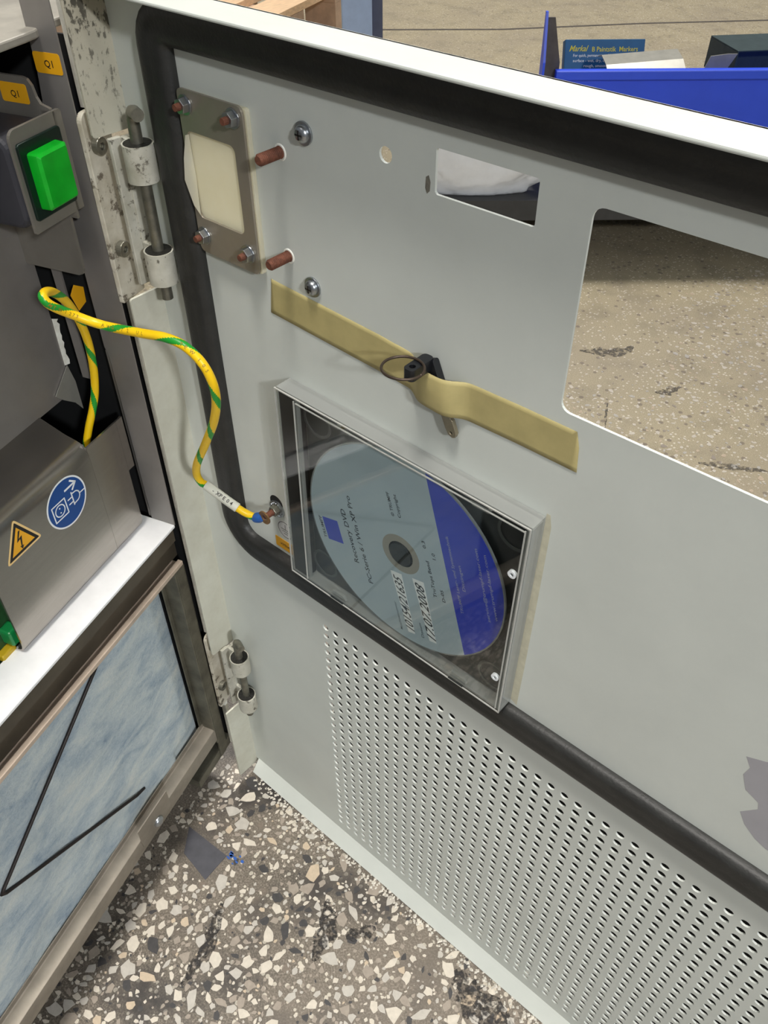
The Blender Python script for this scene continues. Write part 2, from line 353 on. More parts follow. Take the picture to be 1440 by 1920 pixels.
def floor_mat():
    m, nt, b = new_mat('terrazzo_floor'); p = pos(nt); sep = nt.nodes.new('ShaderNodeSeparateXYZ'); nt.links.new(p, sep.inputs[0])
    vo = nd(nt, 'ShaderNodeTexVoronoi', Scale=260.0); nt.links.new(p, vo.inputs['Vector'])
    vo2 = nd(nt, 'ShaderNodeTexVoronoi', Scale=110.0); nt.links.new(p, vo2.inputs['Vector'])
    grain = noisen(nt, 700, 5, 0.7); blot = noisen(nt, 14, 5, 0.6); blot2 = noisen(nt, 5, 4, 0.55)
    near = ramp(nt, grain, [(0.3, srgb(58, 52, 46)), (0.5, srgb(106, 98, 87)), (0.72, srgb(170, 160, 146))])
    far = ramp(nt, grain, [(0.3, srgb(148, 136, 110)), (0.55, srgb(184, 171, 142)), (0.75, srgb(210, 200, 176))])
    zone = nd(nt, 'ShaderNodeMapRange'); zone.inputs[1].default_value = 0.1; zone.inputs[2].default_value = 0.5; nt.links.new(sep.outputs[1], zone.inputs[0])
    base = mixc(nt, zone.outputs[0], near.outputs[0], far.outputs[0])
    sp = nt.nodes.new('ShaderNodeSeparateColor'); nt.links.new(vo.outputs['Color'], sp.inputs[0])
    chip = mathn(nt, 'MULTIPLY', mathn(nt, 'GREATER_THAN', sp.outputs[0], 0.80), mathn(nt, 'LESS_THAN', vo.outputs['Distance'], 0.42))
    base = mixc(nt, mathn(nt, 'MULTIPLY', chip, 0.8), base, srgb(226, 218, 200))
    sp2 = nt.nodes.new('ShaderNodeSeparateColor'); nt.links.new(vo2.outputs['Color'], sp2.inputs[0])
    chip2 = mathn(nt, 'MULTIPLY', mathn(nt, 'GREATER_THAN', sp2.outputs[1], 0.84), mathn(nt, 'LESS_THAN', vo2.outputs['Distance'], 0.34))
    base = mixc(nt, mathn(nt, 'MULTIPLY', chip2, 0.7), base, srgb(120, 108, 96))
    dirt = ramp(nt, blot, [(0.50, (0, 0, 0, 1)), (0.66, (1, 1, 1, 1))])
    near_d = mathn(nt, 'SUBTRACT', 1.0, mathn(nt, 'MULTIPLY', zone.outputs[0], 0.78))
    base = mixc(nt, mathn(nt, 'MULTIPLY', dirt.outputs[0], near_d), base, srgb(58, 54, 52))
    base = mixc(nt, mathn(nt, 'MULTIPLY', ramp(nt, blot2, [(0.45, (0, 0, 0, 1)), (0.7, (1, 1, 1, 1))]).outputs[0], 0.35), base, srgb(150, 138, 124))
    nt.links.new(base, b.inputs['Base Color'])
    b.inputs['Roughness'].default_value = 0.42; bump(nt, b, grain, 0.15, 0.0003); return m
M_floor = floor_mat()
CHIPS = [plain('cream_stone', srgb(208, 199, 184), 0.4, 0, 0.1, 250), plain('pale_grey_stone', srgb(188, 182, 172), 0.4, 0, 0.1, 250),
         plain('taupe_stone', srgb(158, 147, 134), 0.42, 0, 0.12, 250), plain('tan_stone', srgb(196, 178, 154), 0.42, 0, 0.12, 250), plain('charcoal_stone', srgb(66, 64, 64), 0.42, 0, 0.2, 250)]

# ================================================================== FLOOR
fl = MB().box(WORLD, -5200, 2400, -2200, 6000, -30, 0).build('floor', M_floor); fl['kind'] = 'structure'
fl['label'] = 'worn speckled terrazzo floor with pale angular stone chips'
def chip_shapes(k):
    out = []
    for i in range(k):
        n = random.randint(5, 9); el = random.uniform(0.42, 0.95); pts = []
        for j in range(n):
            a = 2*math.pi*(j+random.uniform(-0.40, 0.40))/n; r = random.uniform(0.62, 1.16); pts.append((r*math.cos(a), r*el*math.sin(a)))
        out.append(pts)
    return out
SHAPES = chip_shapes(16)
def chip_mesh(pts):
    mb = MB(); n = len(pts); vs = [(x, y, 0.00035) for x, y in [(a*0.985, b*0.985) for a, b in pts]]+[(x, y, -0.0003) for x, y in pts]
    mb.add(vs, [tuple(range(n))]+[(i, i+n, (i+1) % n+n, (i+1) % n) for i in range(n)]); return mb
chip_me = {}
for si, pts in enumerate(SHAPES):
    for ci in range(5):
        me = chip_mesh(pts).mesh('stone_chip', True); me.materials.append(CHIPS[ci]); chip_me[(si, ci)] = me
def pick_col():
    u = random.random(); return 0 if u < 0.34 else 1 if u < 0.60 else 2 if u < 0.84 else 3 if u < 0.89 else 4
class Grid:
    def __init__(s, c): s.c = c; s.d = {}
    def ok(s, x, y, r):
        i, j = int(x//s.c), int(y//s.c)
        for a in range(i-2, i+3):
            for b in range(j-2, j+3):
                for (x2, y2, r2) in s.d.get((a, b), ()):
                    if (x-x2)**2+(y-y2)**2 < (r+r2)**2*0.80: return False
        return True
    def put(s, x, y, r): s.d.setdefault((int(x//s.c), int(y//s.c)), []).append((x, y, r))
G = Grid(0.02); placed = []
def in_near(x, y): return y < -0.012 and y > -0.31 and x > 0.05 and x < 0.42 and (x-0.06) > (-(y))*0.10 and (x < 0.40+(y)*0.55)
PATCH = [(82, -76.6), (124.3, -72.9), (126.2, -96.9), (96.4, -94)]
def in_patch(x, y): return 0.080 < x < 0.130 and -0.100 < y < -0.070
for r0, r1, tries in ((5.0, 7.8, 260), (3.6, 5.2, 800), (2.2, 3.6, 2400), (0.9, 2.2, 8000)):
    for _ in range(tries):
        x = random.uniform(0.04, 0.42); y = random.uniform(-0.31, -0.012)
        if not in_near(x, y) or in_patch(x, y): continue
        r = random.uniform(r0, r1)*MM
        if noise.noise(Vector((x*22, y*22, 3.1))) > 0.30 and random.random() < 0.6: continue
        if G.ok(x, y, r*0.86): G.put(x, y, r*0.86); placed.append((r, x, y))
placed.sort(reverse=True)
for r, x, y in placed[:300]:
    o = bpy.data.objects.new('stone_chip', chip_me[(random.randrange(16), pick_col())]); COL.objects.link(o)
    o.location = (x, y, 0); o.scale = (r, r, 1); o.rotation_euler = (0, 0, random.uniform(0, 6.28)); o.parent = fl
st = MB()
def stuff_chip(x, y, r):
    pts = SHAPES[random.randrange(16)]; a = random.uniform(0, 6.28); c, s_ = math.cos(a)*r, math.sin(a)*r; n = len(pts); st.cur = pick_col()
    if y > 0.3: st.cur = random.choice((0, 0, 0, 0, 0, 1, 1, 3, 2))
    st.add([(x+u*c-v*s_, y+u*s_+v*c, 0.0003) for u, v in pts]+[(x+u*c-v*s_, y+u*s_+v*c, -0.0003) for u, v in pts], [tuple(range(n))]+[(i, i+n, (i+1) % n+n, (i+1) % n) for i in range(n)])
for r, x, y in placed[300:]: stuff_chip(x, y, r)
G2 = Grid(0.02)
far_floor = True
for _ in range(11000):
    x = random.uniform(-0.45, 0.62); y = random.uniform(0.40, 1.30)
    r = random.choice((1.4, 1.8, 2.4, 3.0, 3.8, 4.8))*random.uniform(0.8, 1.1)*MM
    if noise.noise(Vector((x*3, y*3, 9.0)))+0.9*(x+0.05) < -0.02 and (r > 0.0024 or random.random() < 0.5): continue
    if G2.ok(x, y, r): G2.put(x, y, r); stuff_chip(x, y, r)
stc = st.build('small_stone_chips', CHIPS, fl); stc['kind'] = 'stuff'
MB().prism(WORLD, PATCH, 0, 0.5).build('dark_floor_patch', plain('dark_tape_remnant', srgb(74, 74, 80), 0.6, 0, 0.15, 120), fl, label='dark grey tape remnant on the floor')
bl = MB()
for i in range(9):
    x, y = 129+random.uniform(-4, 9), -71+random.uniform(-5, 5); bl.prism(WORLD, circ(x, y, random.uniform(0.8, 2.4), 6, random.random(), random.uniform(0.3, 0.9)), 0, 0.55)
bl.build('blue_paint_flecks', plain('blue_paint', srgb(40, 90, 170), 0.5, 0, 0.2), fl, label='bright blue paint flecks beside the dark patch')
def patchy(m, scale, top):                       # worn-through print: the floor shows between the flecks
    nt = m.node_tree; r = ramp(nt, noisen(nt, scale, 5, 0.7), [(0.42, (0, 0, 0, 1)), (0.62, (top, top, top, 1))])
    nt.links.new(r.outputs[0], nt.nodes['Principled BSDF'].inputs['Alpha']); return m
M_smear = patchy(plain('dark_rubber_smear', srgb(112, 106, 96), 0.6, 0, 0.2, 200), 150, 0.9)
def smear(pts, w, seed):
    mb = MB(); rnd = random.Random(seed); top = []; bot = []
    P = [Vector(p) for p in pts]; n = 14
    for i in range(n+1):
        t = i/n*(len(P)-1); k = min(int(t), len(P)-2); q = P[k].lerp(P[k+1], t-k); d = (P[k+1]-P[k]).normalized(); nn = Vector((-d.y, d.x)); e = w*math.sin(math.pi*(0.06+0.88*i/n))
        top.append(tuple(q+nn*e*rnd.uniform(0.4, 1.0))); bot.append(tuple(q-nn*e*rnd.uniform(0.4, 1.0)))
    mb.prism(WORLD, top+bot[::-1], 0, 0.45).build('floor_smear', M_smear, fl)
for i, (p_, w_) in enumerate((([(-55, 762), (-30, 778), (-5, 800), (-2, 822)], 14), ([(78, 738), (90, 748), (98, 772)], 9), ([(41, 676), (54, 648), (68, 622)], 2.2), ([(190, 636), (225, 655), (262, 676)], 7))):
    smear(p_, w_, 30+i)
M_smear = patchy(plain('black_grease_smear', srgb(52, 49, 48), 0.5, 0, 0.3, 300), 260, 0.92)
for i, (p_, w_) in enumerate((([(316, -20), (338, -28), (372, -24)], 15), ([(210, -44), (226, -62), (233, -84)], 9), ([(252, -36), (240, -56)], 8), ([(150, -100), (166, -128), (172, -160)], 7))):
    smear(p_, w_, 50+i)
j = MB(); jp = [(-2600, 760), (-1428, 1895), (-1150, 2130), (-870, 2450), (-593, 2729), (600, 3960)]
for a, b in zip(jp[:-1], jp[1:]):
    d = (Vector(b)-Vector(a)).normalized(); nrm = Vector((-d.y, d.x))*7
    j.add([(v.x*MM, v.y*MM, z) for z in (0.0004, -0.002) for v in (Vector(a)-nrm, Vector(b)-nrm, Vector(b)+nrm, Vector(a)+nrm)], [(0, 1, 2, 3), (0, 4, 5, 1), (1, 5, 6, 2), (2, 6, 7, 3), (3, 7, 4, 0)])
j.build('floor_joint', plain('dark_joint_filler', srgb(88, 82, 76), 0.8, 0, 0.3, 40), fl)

# ================================================================== DOOR
door = thing('cabinet_door', 'open pale grey cabinet door with cutouts, rubber seal and perforated lower field', 'door', (0.29, 0.0, 0.012))
DX0, DX1, DZ0, DZ1 = 83, 535, 12, 596.5
holes = [rrect(314, 492.6, 462, 566, 4), rrect(255.3, 553.5, 295, 568.8, 1.2), circ(233.6, 561.3, 2.9, 16), rrect(129, 512, 158.5, 548, 3)]
perf = [circ(184.2+8.0*i, 269.2-8.07*k, 2.45, 12, 0.13) for i in range(37) for k in range(31)]
cut = [(106.5, 352.5)]
pn = MB().prism(DOOR, [(DX0, DZ0), (DX1, DZ0), (DX1, DZ1), (DX0, DZ1)], -1.1, 0, holes+perf)
pn.build('panel', M_paint, door)
MB().box(DOOR, 178, 490, 20, 278, -9, -7).build('dark_backing', M_black, door, label='dark sheet added behind the perforation to darken the holes')  # sheet added so the holes read dark; it also blocks light
# folded edges
MB().box(DOOR, DX0, DX1, DZ1-1.5, DZ1, -1.5, 16.9).build('top_flange', M_paint, door, bevel=0.6)
sf = MB()
for z0, z1 in ((537.5, DZ1-1.5), (174, 460.5), (7, 99.5)):
    sf.prism(Fr((0.0815, 0, 0), (0, -1, 0), (0, 0, 1), (1, 0, 0)), rrect(-1.5, z0, 19.5 if z0 < 500 else 19.2, z1, [1.5, 0.2, 0.2, 1.5], 3), 0, 1.5)
sf.build('side_flange', M_dirty, door, bevel=0.3, label='stained folded edge with hinge cutouts')
MB().box(DOOR, DX1-1.5, DX1, DZ0, DZ1-1.5, 0, 19).build('outer_flange', M_paint, door, bevel=0.4)
MB().prism(Fr((0.086, 0, 0), (0, -1, 0), (0, 0, 1), (1, 0, 0)), [(-1.5, 11.5), (-0.6, 11), (7.4, 1.2), (8.6, 2.2), (1.6, 11.4), (0, 13.6), (-1.5, 14.5)], 0, 447).build('bottom_lip', M_paint, door)
# rubber seal
def seal_path():
    pts = []; L, R, B, T = 115.6, 505.0, 306.0, 585.6
    def arc(cx, cy, r, a0, a1, n):
        for i in range(n+1):
            a = math.radians(a0+(a1-a0)*i/n); pts.append((cx+r*math.cos(a), cy+r*math.sin(a)))
    def seg(x0, y0, x1, y1, n):
        for i in range(1, n): pts.append((x0+(x1-x0)*i/n, y0+(y1-y0)*i/n))
    arc(L+10, T-10, 10, 90, 180, 6); seg(L, T-10, L, B+17, 20); arc(L+17, B+17, 17, 180, 270, 8); seg(L+17, B, R-14, B, 60); arc(R-14, B+14, 14, 270, 360, 6); seg(R, B+14, R, T-10, 16); arc(R-10, T-10, 10, 0, 90, 6); seg(R-10, T, L+10, T, 30)
    return pts
CA = -0.0164                                           # lean of the disc case on the door
def case_bottom(x): return 444.6+(x-173.8)*math.sin(CA)-125.0
sp = seal_path(); N = len(sp); prof = [(-9, 0), (-9, 3.4), (-8.2, 5.2), (-6, 6.1), (-2.6, 6.2), (-1.4, 5.9), (0, 5.85), (2.5, 5.9), (5.2, 5.5), (5.9, 5.1), (7.6, 3.9), (8.5, 2.0), (8.5, 0)]
g = MB(); vs = []; fs = []
for i in range(N):
    a, b = Vector(sp[i-1]), Vector(sp[(i+1) % N]); t = (b-a).normalized(); nx = Vector((t.y, -t.x))     # points outwards for this winding
    for u, h in prof:
        q = Vector(sp[i])-nx*u
        if 172 < q.x < 318 and 290 < q.y < 330: q.y = min(q.y, case_bottom(q.x)-0.4)
        vs.append(DOOR(q.x, q.y, h))
K = len(prof)
for i in range(N):
    i2 = (i+1) % N
    for k in range(K-1): fs.append((i*K+k, i*K+k+1, i2*K+k+1, i2*K+k))
    fs.append((i*K+K-1, i*K, i2*K, i2*K+K-1))
g.add(vs, fs).build('rubber_seal', M_rubber, door, auto=50, label='black ribbed rubber seal running round the upper door')
# viewing window plate with its acrylic pane and four nuts
pl = MB().prism(DOOR, rrect(125.8, 494.5, 164.6, 563.5, 3), 2.2, 3.4, [rrect(128.6, 510.8, 157.8, 547.4, 3)]).build('window_plate', M_plate, door, bevel=0.2, label='steel plate framing a cream pane')
MB().prism(DOOR, rrect(126.4, 495, 165.4, 562.5, 1), 0.1, 2.1).build('acrylic_pane', M_cream, pl, label='cream translucent pane')
MB().add([DOOR(130.0, 546.0, 3.5), DOOR(129.6, 511.6, 3.5), DOOR(127.6, 516, 4.8), DOOR(125.6, 527, 6.0), DOOR(126.6, 536, 5.4), DOOR(128.4, 545.5, 4.2), DOOR(130.6, 528, 3.6)], [(0, 6, 5), (5, 6, 4), (4, 6, 3), (3, 6, 2), (2, 6, 1)]).build('curled_film', M_cream, pl, recalc=False, label='curled edge of the cream film')
for x, z in ((130.6, 557.6), (159.2, 558.4), (130.2, 502.6), (159.0, 503.0)):
    nm = MB().cone(DOOR, x, z, 3.4, 4.0, 4.0, 4.0, 20); nm.cone(DOOR, x, z, 4.0, 6.8, 3.3, 3.1, 6, 0.3); nt_ = nm.build('hex_nut', M_galv, pl, bevel=0.15)
    MB().cone(DOOR, x, z, 6.8, 9.0, 1.6, 1.4, 12).build('stud_end', M_rust, nt_)
for x, z in ((194.4, 559.8), (193.8, 498.2)):
    w_ = MB().cone(DOOR, x, z, 0, 0.9, 4.4, 4.4, 28).build('washer', M_galv, door, bevel=0.15)
    s_ = MB().lathe(DOOR, x, z, [(3.3, 0.9), (3.3, 1.5), (2.9, 2.4), (2.0, 3.0), (0.9, 3.25)], 24).build('pan_head_screw', M_galv, w_, auto=60)
    MB().box(DOOR, x-1.7, x+1.7, z-0.32, z+0.32, 2.6, 3.33).box(DOOR, x-0.32, x+0.32, z-1.7, z+1.7, 2.6, 3.33).build('cross_recess', M_print, w_)
for x, z in ((180.6, 549.8), (180.4, 507.6)):
    s_ = MB()
    s_.lathe(DOOR, x, z, [(2.3, 0), (2.5, 0.3)]+[(2.05 if k % 2 else 2.35, 0.6+0.42*k) for k in range(25)]+[(1.7, 11.6)], 16)
    so = s_.build('rusty_stud', M_rust, door, auto=50); MB().cone(DOOR, x, z, 0, 0.35, 3.3, 2.9, 20).build('weld_rim', M_lip, so)
# earth stud, its star washer, symbol and tag
eh = MB().cone(DOOR, 152.6, 352.6, 0.02, 0.08, 5.0, 5.0, 24).build('earth_hole', M_black, door)
sw = MB().prism(DOOR, circ(153, 348.6, 5.6, 28), 0.1, 0.9, [circ(153, 348.6, 2.2, 12)])
for k in range(16):
    a = k*math.pi/8; sw.cone(DOOR, 153+4.3*math.cos(a), 348.6+4.3*math.sin(a), 0.9, 1.35, 0.5, 0.3, 5)
sw = sw.build('star_washer', M_galv, door)
MB().cone(DOOR, 153, 348.6, 0.9, 4.2, 3.3, 3.2, 6, 0.2).build('earth_nut', M_pinsteel, sw, bevel=0.2)
MB().cone(DOOR, 153, 348.6, 4.2, 9.5, 1.9, 1.7, 12).build('earth_stud', M_rust, sw)
sy = MB().cone(DOOR, 157.6, 334.4, 0.02, 0.06, 6.6, 6.6, 28).build('earth_symbol_sticker', M_stickywhite, door, label='round sticker with an earth symbol')
g = MB(); g.prism(DOOR, circ(157.6, 334.4, 6.0, 32), 0.06, 0.09, [circ(157.6, 334.4, 5.6, 32)])
g.box(DOOR, 157.4, 157.8, 334.6, 338.4, 0.06, 0.09); g.box(DOOR, 154.2, 161, 334.3, 334.7, 0.06, 0.09); g.box(DOOR, 155, 160.2, 332.7, 333.1, 0.06, 0.09); g.box(DOOR, 156, 159.2, 331.1, 331.5, 0.06, 0.09)
g.build('earth_symbol', M_print, sy)
yl = MB().prism(DOOR, rrect(148.2, 317.2, 165.5, 325.2, 0.8), 0.02, 0.2).build('yellow_tag', M_yellow, door, label='yellow cable tag partly under the disc case')
text_mb('-XPE04', 2.7, DOOR, 151.4, 320.2, 0.24).build('lettering', M_print, yl, recalc=False)
# thin flat patches on the panel
MB().prism(DOOR, [(416.5, 377), (430, 384), (452, 380), (456, 345), (448, 331), (438.7, 330), (433.5, 332), (427.5, 337), (424, 343), (429, 351), (428, 355), (421.8, 358), (418.5, 366), (419.5, 372)], 0.01, 0.06).build('grey_patch', M_patchgrey, door, label='ragged grey patch on the panel')  # thin ragged polygon in one even grey
MB().prism(DOOR, [(251.4, 558.4), (252.6, 559.2), (253.4, 557), (253.2, 554), (252.0, 552.8), (251.2, 554.6)], 0.01, 0.05).build('glue_spot', M_glue, door)
MB().prism(DOOR, [(313.6, 318), (317.4, 316), (318.0, 345), (318.6, 400), (318.8, 438), (317.6, 444), (315.9, 444)], 0.01, 0.04).build('glue_edge', plain('yellowed_residue', srgb(196, 192, 170), 0.6, 0, 0.15, 200), door, label='yellowed residue along the disc case edge')
# hinges: welded knuckles, leaf and lift-out pin
def hinge(zb, gap, up):
    hx, hy = 99.3, 8.5
    KF = Fr((0, 0, 0), (1, 0, 0), (0, -1, 0), (0, 0, 1))         # plan view: x, -y, height
    lf = MB().box(KF, 83.5, 86.0, 7.5, 13.2, zb-5, zb+gap+15.5).box(KF, 86.0, 97, 5.5, 8.0, zb-1, zb+16).box(KF, 86.0, 97, 5.5, 8.0, zb+gap, zb+gap+15.5).box(KF, 84, 87, 0, 8, zb-1, zb+gap+15)
    lo = lf.build('hinge_leaf', M_hingepaint, door, bevel=0.4, label='painted hinge leaf')
    for z in (zb, zb+gap):
        MB().prism(KF, circ(hx, hy, 7.0, 28), z, z+16, [circ(hx, hy, 3.1, 20)]).build('hinge_knuckle', M_hingepaint, lo, auto=40)
        MB().prism(KF, circ(hx, hy, 6.2, 24), z+15.9, z+16.25, [circ(hx, hy, 2.8, 16)]).build('grease_ring', M_grease, lo)
    top = zb+gap+16+up
    pts = [(hx, hy, zb-9), (hx, hy, zb+gap+16), (hx, hy, top-4), (hx+0.5, hy+0.15, top-2.2), (hx+1.8, hy+0.5, top-0.8), (hx+3.8, hy+1.1, top-0.3), (hx+8.6, hy+2.8, top-0.3)]
    MB().tube([KF(*q) for q in pts], 2.75, 16).build('hinge_pin', M_pinsteel, lo, auto=50, label='bent steel hinge pin')
hinge(472, 49, 14); hinge(114, 46, 19)

# ================================================================== CABINET
cab = thing('machine_cabinet', 'open machine cabinet with steel covers, green switch and filter mat', 'cabinet', CSTZ(120, 90, 0))
MB().box(CSTZ, 40, 330, 60, 230, 0, 38).build('plinth', M_black, cab)
sh = MB().box(CSTZ, -11, -9.7, 1.3, 260, 38, 574).box(CSTZ, -9.5, 345, 258, 260, 38, 577).box(CSTZ, 343, 345, 2, 258, 38, 577).box(CSTZ, -9.5, 343, 14, 258, 36, 38)
sh.build('shell', M_black, cab)  # walls coloured black so the inside of the cabinet comes out dark
MB().prism(CSTZ, [(345, 7.8), (9, 7.8), (2, 8.4), (-4, 10.4), (-14, 12.6), (-80, 14), (-80, 260), (345, 260)], 574.5, 578).build('top_plate', plain('dusty_beige_paint', srgb(158, 153, 142), 0.5, 0, 0.3, 40), cab, bevel=0.8, label='dusty beige top plate')
# painted front lip along the hinge side
for a_, b_, z0, z1 in ((-8.6, -5.6, 184.5, 454.5), (-8.6, -5.8, 546.5, 590), (-8.6, -5.8, 38, 97.5)):
    MB().box(CSTZ, a_, b_, -2.8, 1.2, z0, z1).build('front_lip', M_lip, cab, label='narrow white painted cabinet lip')
JT = 17
MB().prism(JAMB, [(0.4, 298), (0.4, 590), (-15, 590), (-15, 562), (-16.5, 549), (-18.6, 545), (-18.6, 424), (-17.6, 421), (-16.9, 418), (-16.9, 298)], -0.7, 0).build('jamb', M_steel_dk, cab, bevel=0.15, label='dull steel side jamb')
MB().box(CSTZ, -3.5, -1.6, 18.5, 20, 298, 421).build('jamb_fold', M_steel, cab)
# hinge plates bolted on the cabinet side
for z0, z1, zs in ((455, 546, (531, 482)), (98, 184, (171, 122))):
    hp = MB().prism(CABF, rrect(-1.0 if z0 > 300 else 0.5, z0, 17, z1, [1, 4, 1, 1]), 0.4, 3.2).build('hinge_plate', M_hingeplate, cab, bevel=0.4, label='stained hinge plate with two cap screws')
    for z in zs:
        F2 = CABF.sub(5.4, z, 3.2)
        sc = MB().prism(F2, circ(0, 0, 3.9, 24), 0, 3.2, [circ(0, 0, 1.7, 6)]); sc.cone(F2, 0, 0, 0, 1.4, 1.8, 1.8, 6); sc.build('cap_screw', M_pinsteel, hp, bevel=0.3)
# ledge and groove under it
MB().box(CSTZ, -0.5, 343, 0, 26, 295.5, 297.8).build('ledge', M_ledge, cab, bevel=0.5, label='white painted ledge below the steel cover')
MB().box(CSTZ, -6, 343, 9, 10.5, 262, 295.5).box(CSTZ, -0.4, 343, 2.4, 3.4, 283, 295.5).build('groove_back', M_groove, cab)
MB().box(CSTZ, 0.2, 343, 0, 3.6, 262.4, 265.8).box(CSTZ, 0.2, 343, 3.6, 9, 261.5, 262.8).build('lower_lip', M_rustlip, cab, bevel=0.4, label='rust stained lower lip')
# big folded steel cover
cv = []
def cov(pr, s0, s1):
    mb = MB(); n = len(pr); vs = [CSTZ(s, t, z) for s in (s0, s1) for t, z in pr]
    return mb.add(vs, [(i, i+1, i+1+n, i+n) for i in range(n-1)])
def offset(pr, d):
    out = []
    for i in range(len(pr)):
        a = Vector(pr[max(i-1, 0)]); b = Vector(pr[min(i+1, len(pr)-1)]); t = (b-a).normalized(); out.append((pr[i][0]+t.y*d, pr[i][1]-t.x*d))
    return out
def sheet(pr, s0, s1, th=1.2):
    q = offset(pr, th); lp = pr+q[::-1]; n = len(lp); mb = MB(); vs = [CSTZ(s, t, z) for s in (s0, s1) for t, z in lp]
    return mb.add(vs, [tuple(range(n)), tuple(range(2*n-1, n-1, -1))]+[(i, (i+1) % n, (i+1) % n+n, i+n) for i in range(n)])
lowbend = [(22.5, 298.6), (20.2, 299.0), (18.4, 300.2), (17.3, 302.7), (17, 306)]
topbend = [(17, 373), (17.3, 377), (18.4, 380.2), (20.6, 382.3), (24, 383.8), (30, 385.6)]
cover = sheet(lowbend+[(17, 380)], 8.2, 34.2)
c0 = sheet([(17, 344), (17, 380)], 2.6, 8.4); b = len(cover.v); cover.v += c0.v; cover.f += [tuple(i+b for i in f) for f in c0.f]; cover.m += c0.m
c1 = sheet(lowbend+topbend+[(45, 392.6)], 34.0, 117.4)
b = len(cover.v); cover.v += c1.v; cover.f += [tuple(i+b for i in f) for f in c1.f]; cover.m += c1.m
cvo = cover.build('steel_cover', M_cover, cab, auto=35, label='folded brushed steel cover with two stickers')
MB().box(CSTZ, 34.2, 35.4, 18.5, 45, 372, 382).build('cover_end', M_steel_dk, cab)
MB().box(CSTZ, 5.4, 210, 45, 46.5, 392, 560).build('rear_panel', M_steel_dk, cab, label='dull dark steel rear panel')
MB().box(CSTZ, 2.0, 3.2, 31.5, 37.0, 402, 480).build('slot_strip', M_steel_dk, cab)
jag = [(5.2, 438), (1.4, 436)]+[(1.2+1.6*random.random()+0.06*k, 435-2.2*k) for k in range(12)]+[(2.4, 408.5), (6.0, 409.4)]
MB().prism(Fr(CSTZ(0, 44.6, 0), DC, (0, 0, 1), -DN), jag, -0.3, 0.2).build('torn_white_strip', M_lip, cab, label='torn white strip on the panel edge')
MB().prism(Fr(CSTZ(0, 44.2, 0), DC, (0, 0, 1), -DN), [(19.5, 397), (16, 400), (5, 409), (2.6, 397), (2.8, 378), (7, 385), (15, 392)], -0.3, 0.2).build('torn_white_tab', M_scrap, cab, label='torn whitish tab beside the wire')
lb = MB().prism(Fr(CSTZ(0, 26, 0), -DC, (0, 0, 1), -DN), [(-6, 456), (-2, 460), (4, 456), (3.2, 448), (-3, 446)], -0.2, 0.2).build('inner_tag', M_yellow, cab, label='yellow tag deep behind the earth wire')
# stickers on the cover (x = -s)
SF = Fr(CSTZ(0, 17, 0), -DC, (0, 0, 1), -DN)
ci = MB().prism(SF, circ(-58.5, 360.6, 15.3, 48), 0.02, 0.10, [circ(-58.5, 360.6, 14.3, 48)]).build('round_sticker', M_white, cvo, label='blue round unplug-before-opening sticker')
MB().prism(SF, circ(-58.5, 360.6, 14.3, 48), 0.02, 0.09).build('blue_disc', M_blue, ci)
def stroke(mb, pts, w, z0=0.10, z1=0.14, closed=False):
    P = [Vector(p) for p in pts]; n = len(P)
    for i in range(n if closed else n-1):
        a, b2 = P[i], P[(i+1) % n]; d = (b2-a).normalized(); q = Vector((-d.y, d.x))*w/2; e = d*w*0.3
        mb.prism(SF, [tuple(a-q-e), tuple(b2-q+e), tuple(b2+q+e), tuple(a+q-e)], z0, z1)
    return mb
pg = MB()
stroke(pg, [(-69.6, 364.6), (-59.4, 364.5), (-59.4, 354.3), (-69.6, 354.4)], 0.75, closed=True)
pg.prism(SF, circ(-64.5, 359.5, 3.9, 28), 0.10, 0.14, [circ(-64.5, 359.5, 3.2, 28)])
for zz in (358.0, 361.0): pg.prism(SF, circ(-64.5, zz, 0.5, 8), 0.10, 0.14)
stroke(pg, [(-57.5, 361.1), (-54, 361.1)], 0.75); stroke(pg, [(-57.4, 357.9), (-54, 357.9)], 0.75)
stroke(pg, [(-54, 364.0), (-54, 355.4)], 0.8)
stroke(pg, [(-54, 363.0)]+[(-52+3.6*math.cos(a)*1.0, 359.5+3.4*math.sin(a)) for a in [math.radians(q) for q in (70, 50, 25, 0, -25, -50, -70)]]+[(-54, 356)], 0.75)
stroke(pg, [(-48.4, 359.4), (-44.2, 359.3)], 0.75)
stroke(pg, [(-57.6, 368.0), (-49.6, 368.1)], 1.2); stroke(pg, [(-52.4, 371.2), (-48.9, 368.1), (-52.4, 365.0)], 1.1)
pg.build('plug_pictogram', M_white, ci)
def tri(cx, cy, r): return [(cx+r*math.cos(math.radians(q)), cy+r*math.sin(math.radians(q))) for q in (90, 210, 330)]
def rtri(cx, cy, r, c):
    P = [Vector(q) for q in tri(cx, cy, r)]; out = []
    for i in range(3):
        a, b2, d = P[i-1], P[i], P[(i+1) % 3]; u = (a-b2).normalized()*c; v = (d-b2).normalized()*c
        for t in (0, 0.33, 0.67, 1): out.append(tuple(b2+u*(1-t)**2+v*t**2))
    return out
tx, tz = -93.7, 363.3
ts = MB().prism(SF, rtri(tx, tz, 15.2, 2.6), 0.02, 0.08).build('warning_sticker', M_paleedge, cvo, label='yellow triangular high voltage warning sticker')
MB().prism(SF, rtri(tx, tz, 12.9, 0.8), 0.08, 0.12, [tri(tx, tz, 9.6)]).build('black_border', M_print, ts)
MB().prism(SF, tri(tx, tz, 9.6), 0.08, 0.11).build('amber_field', M_amber, ts)
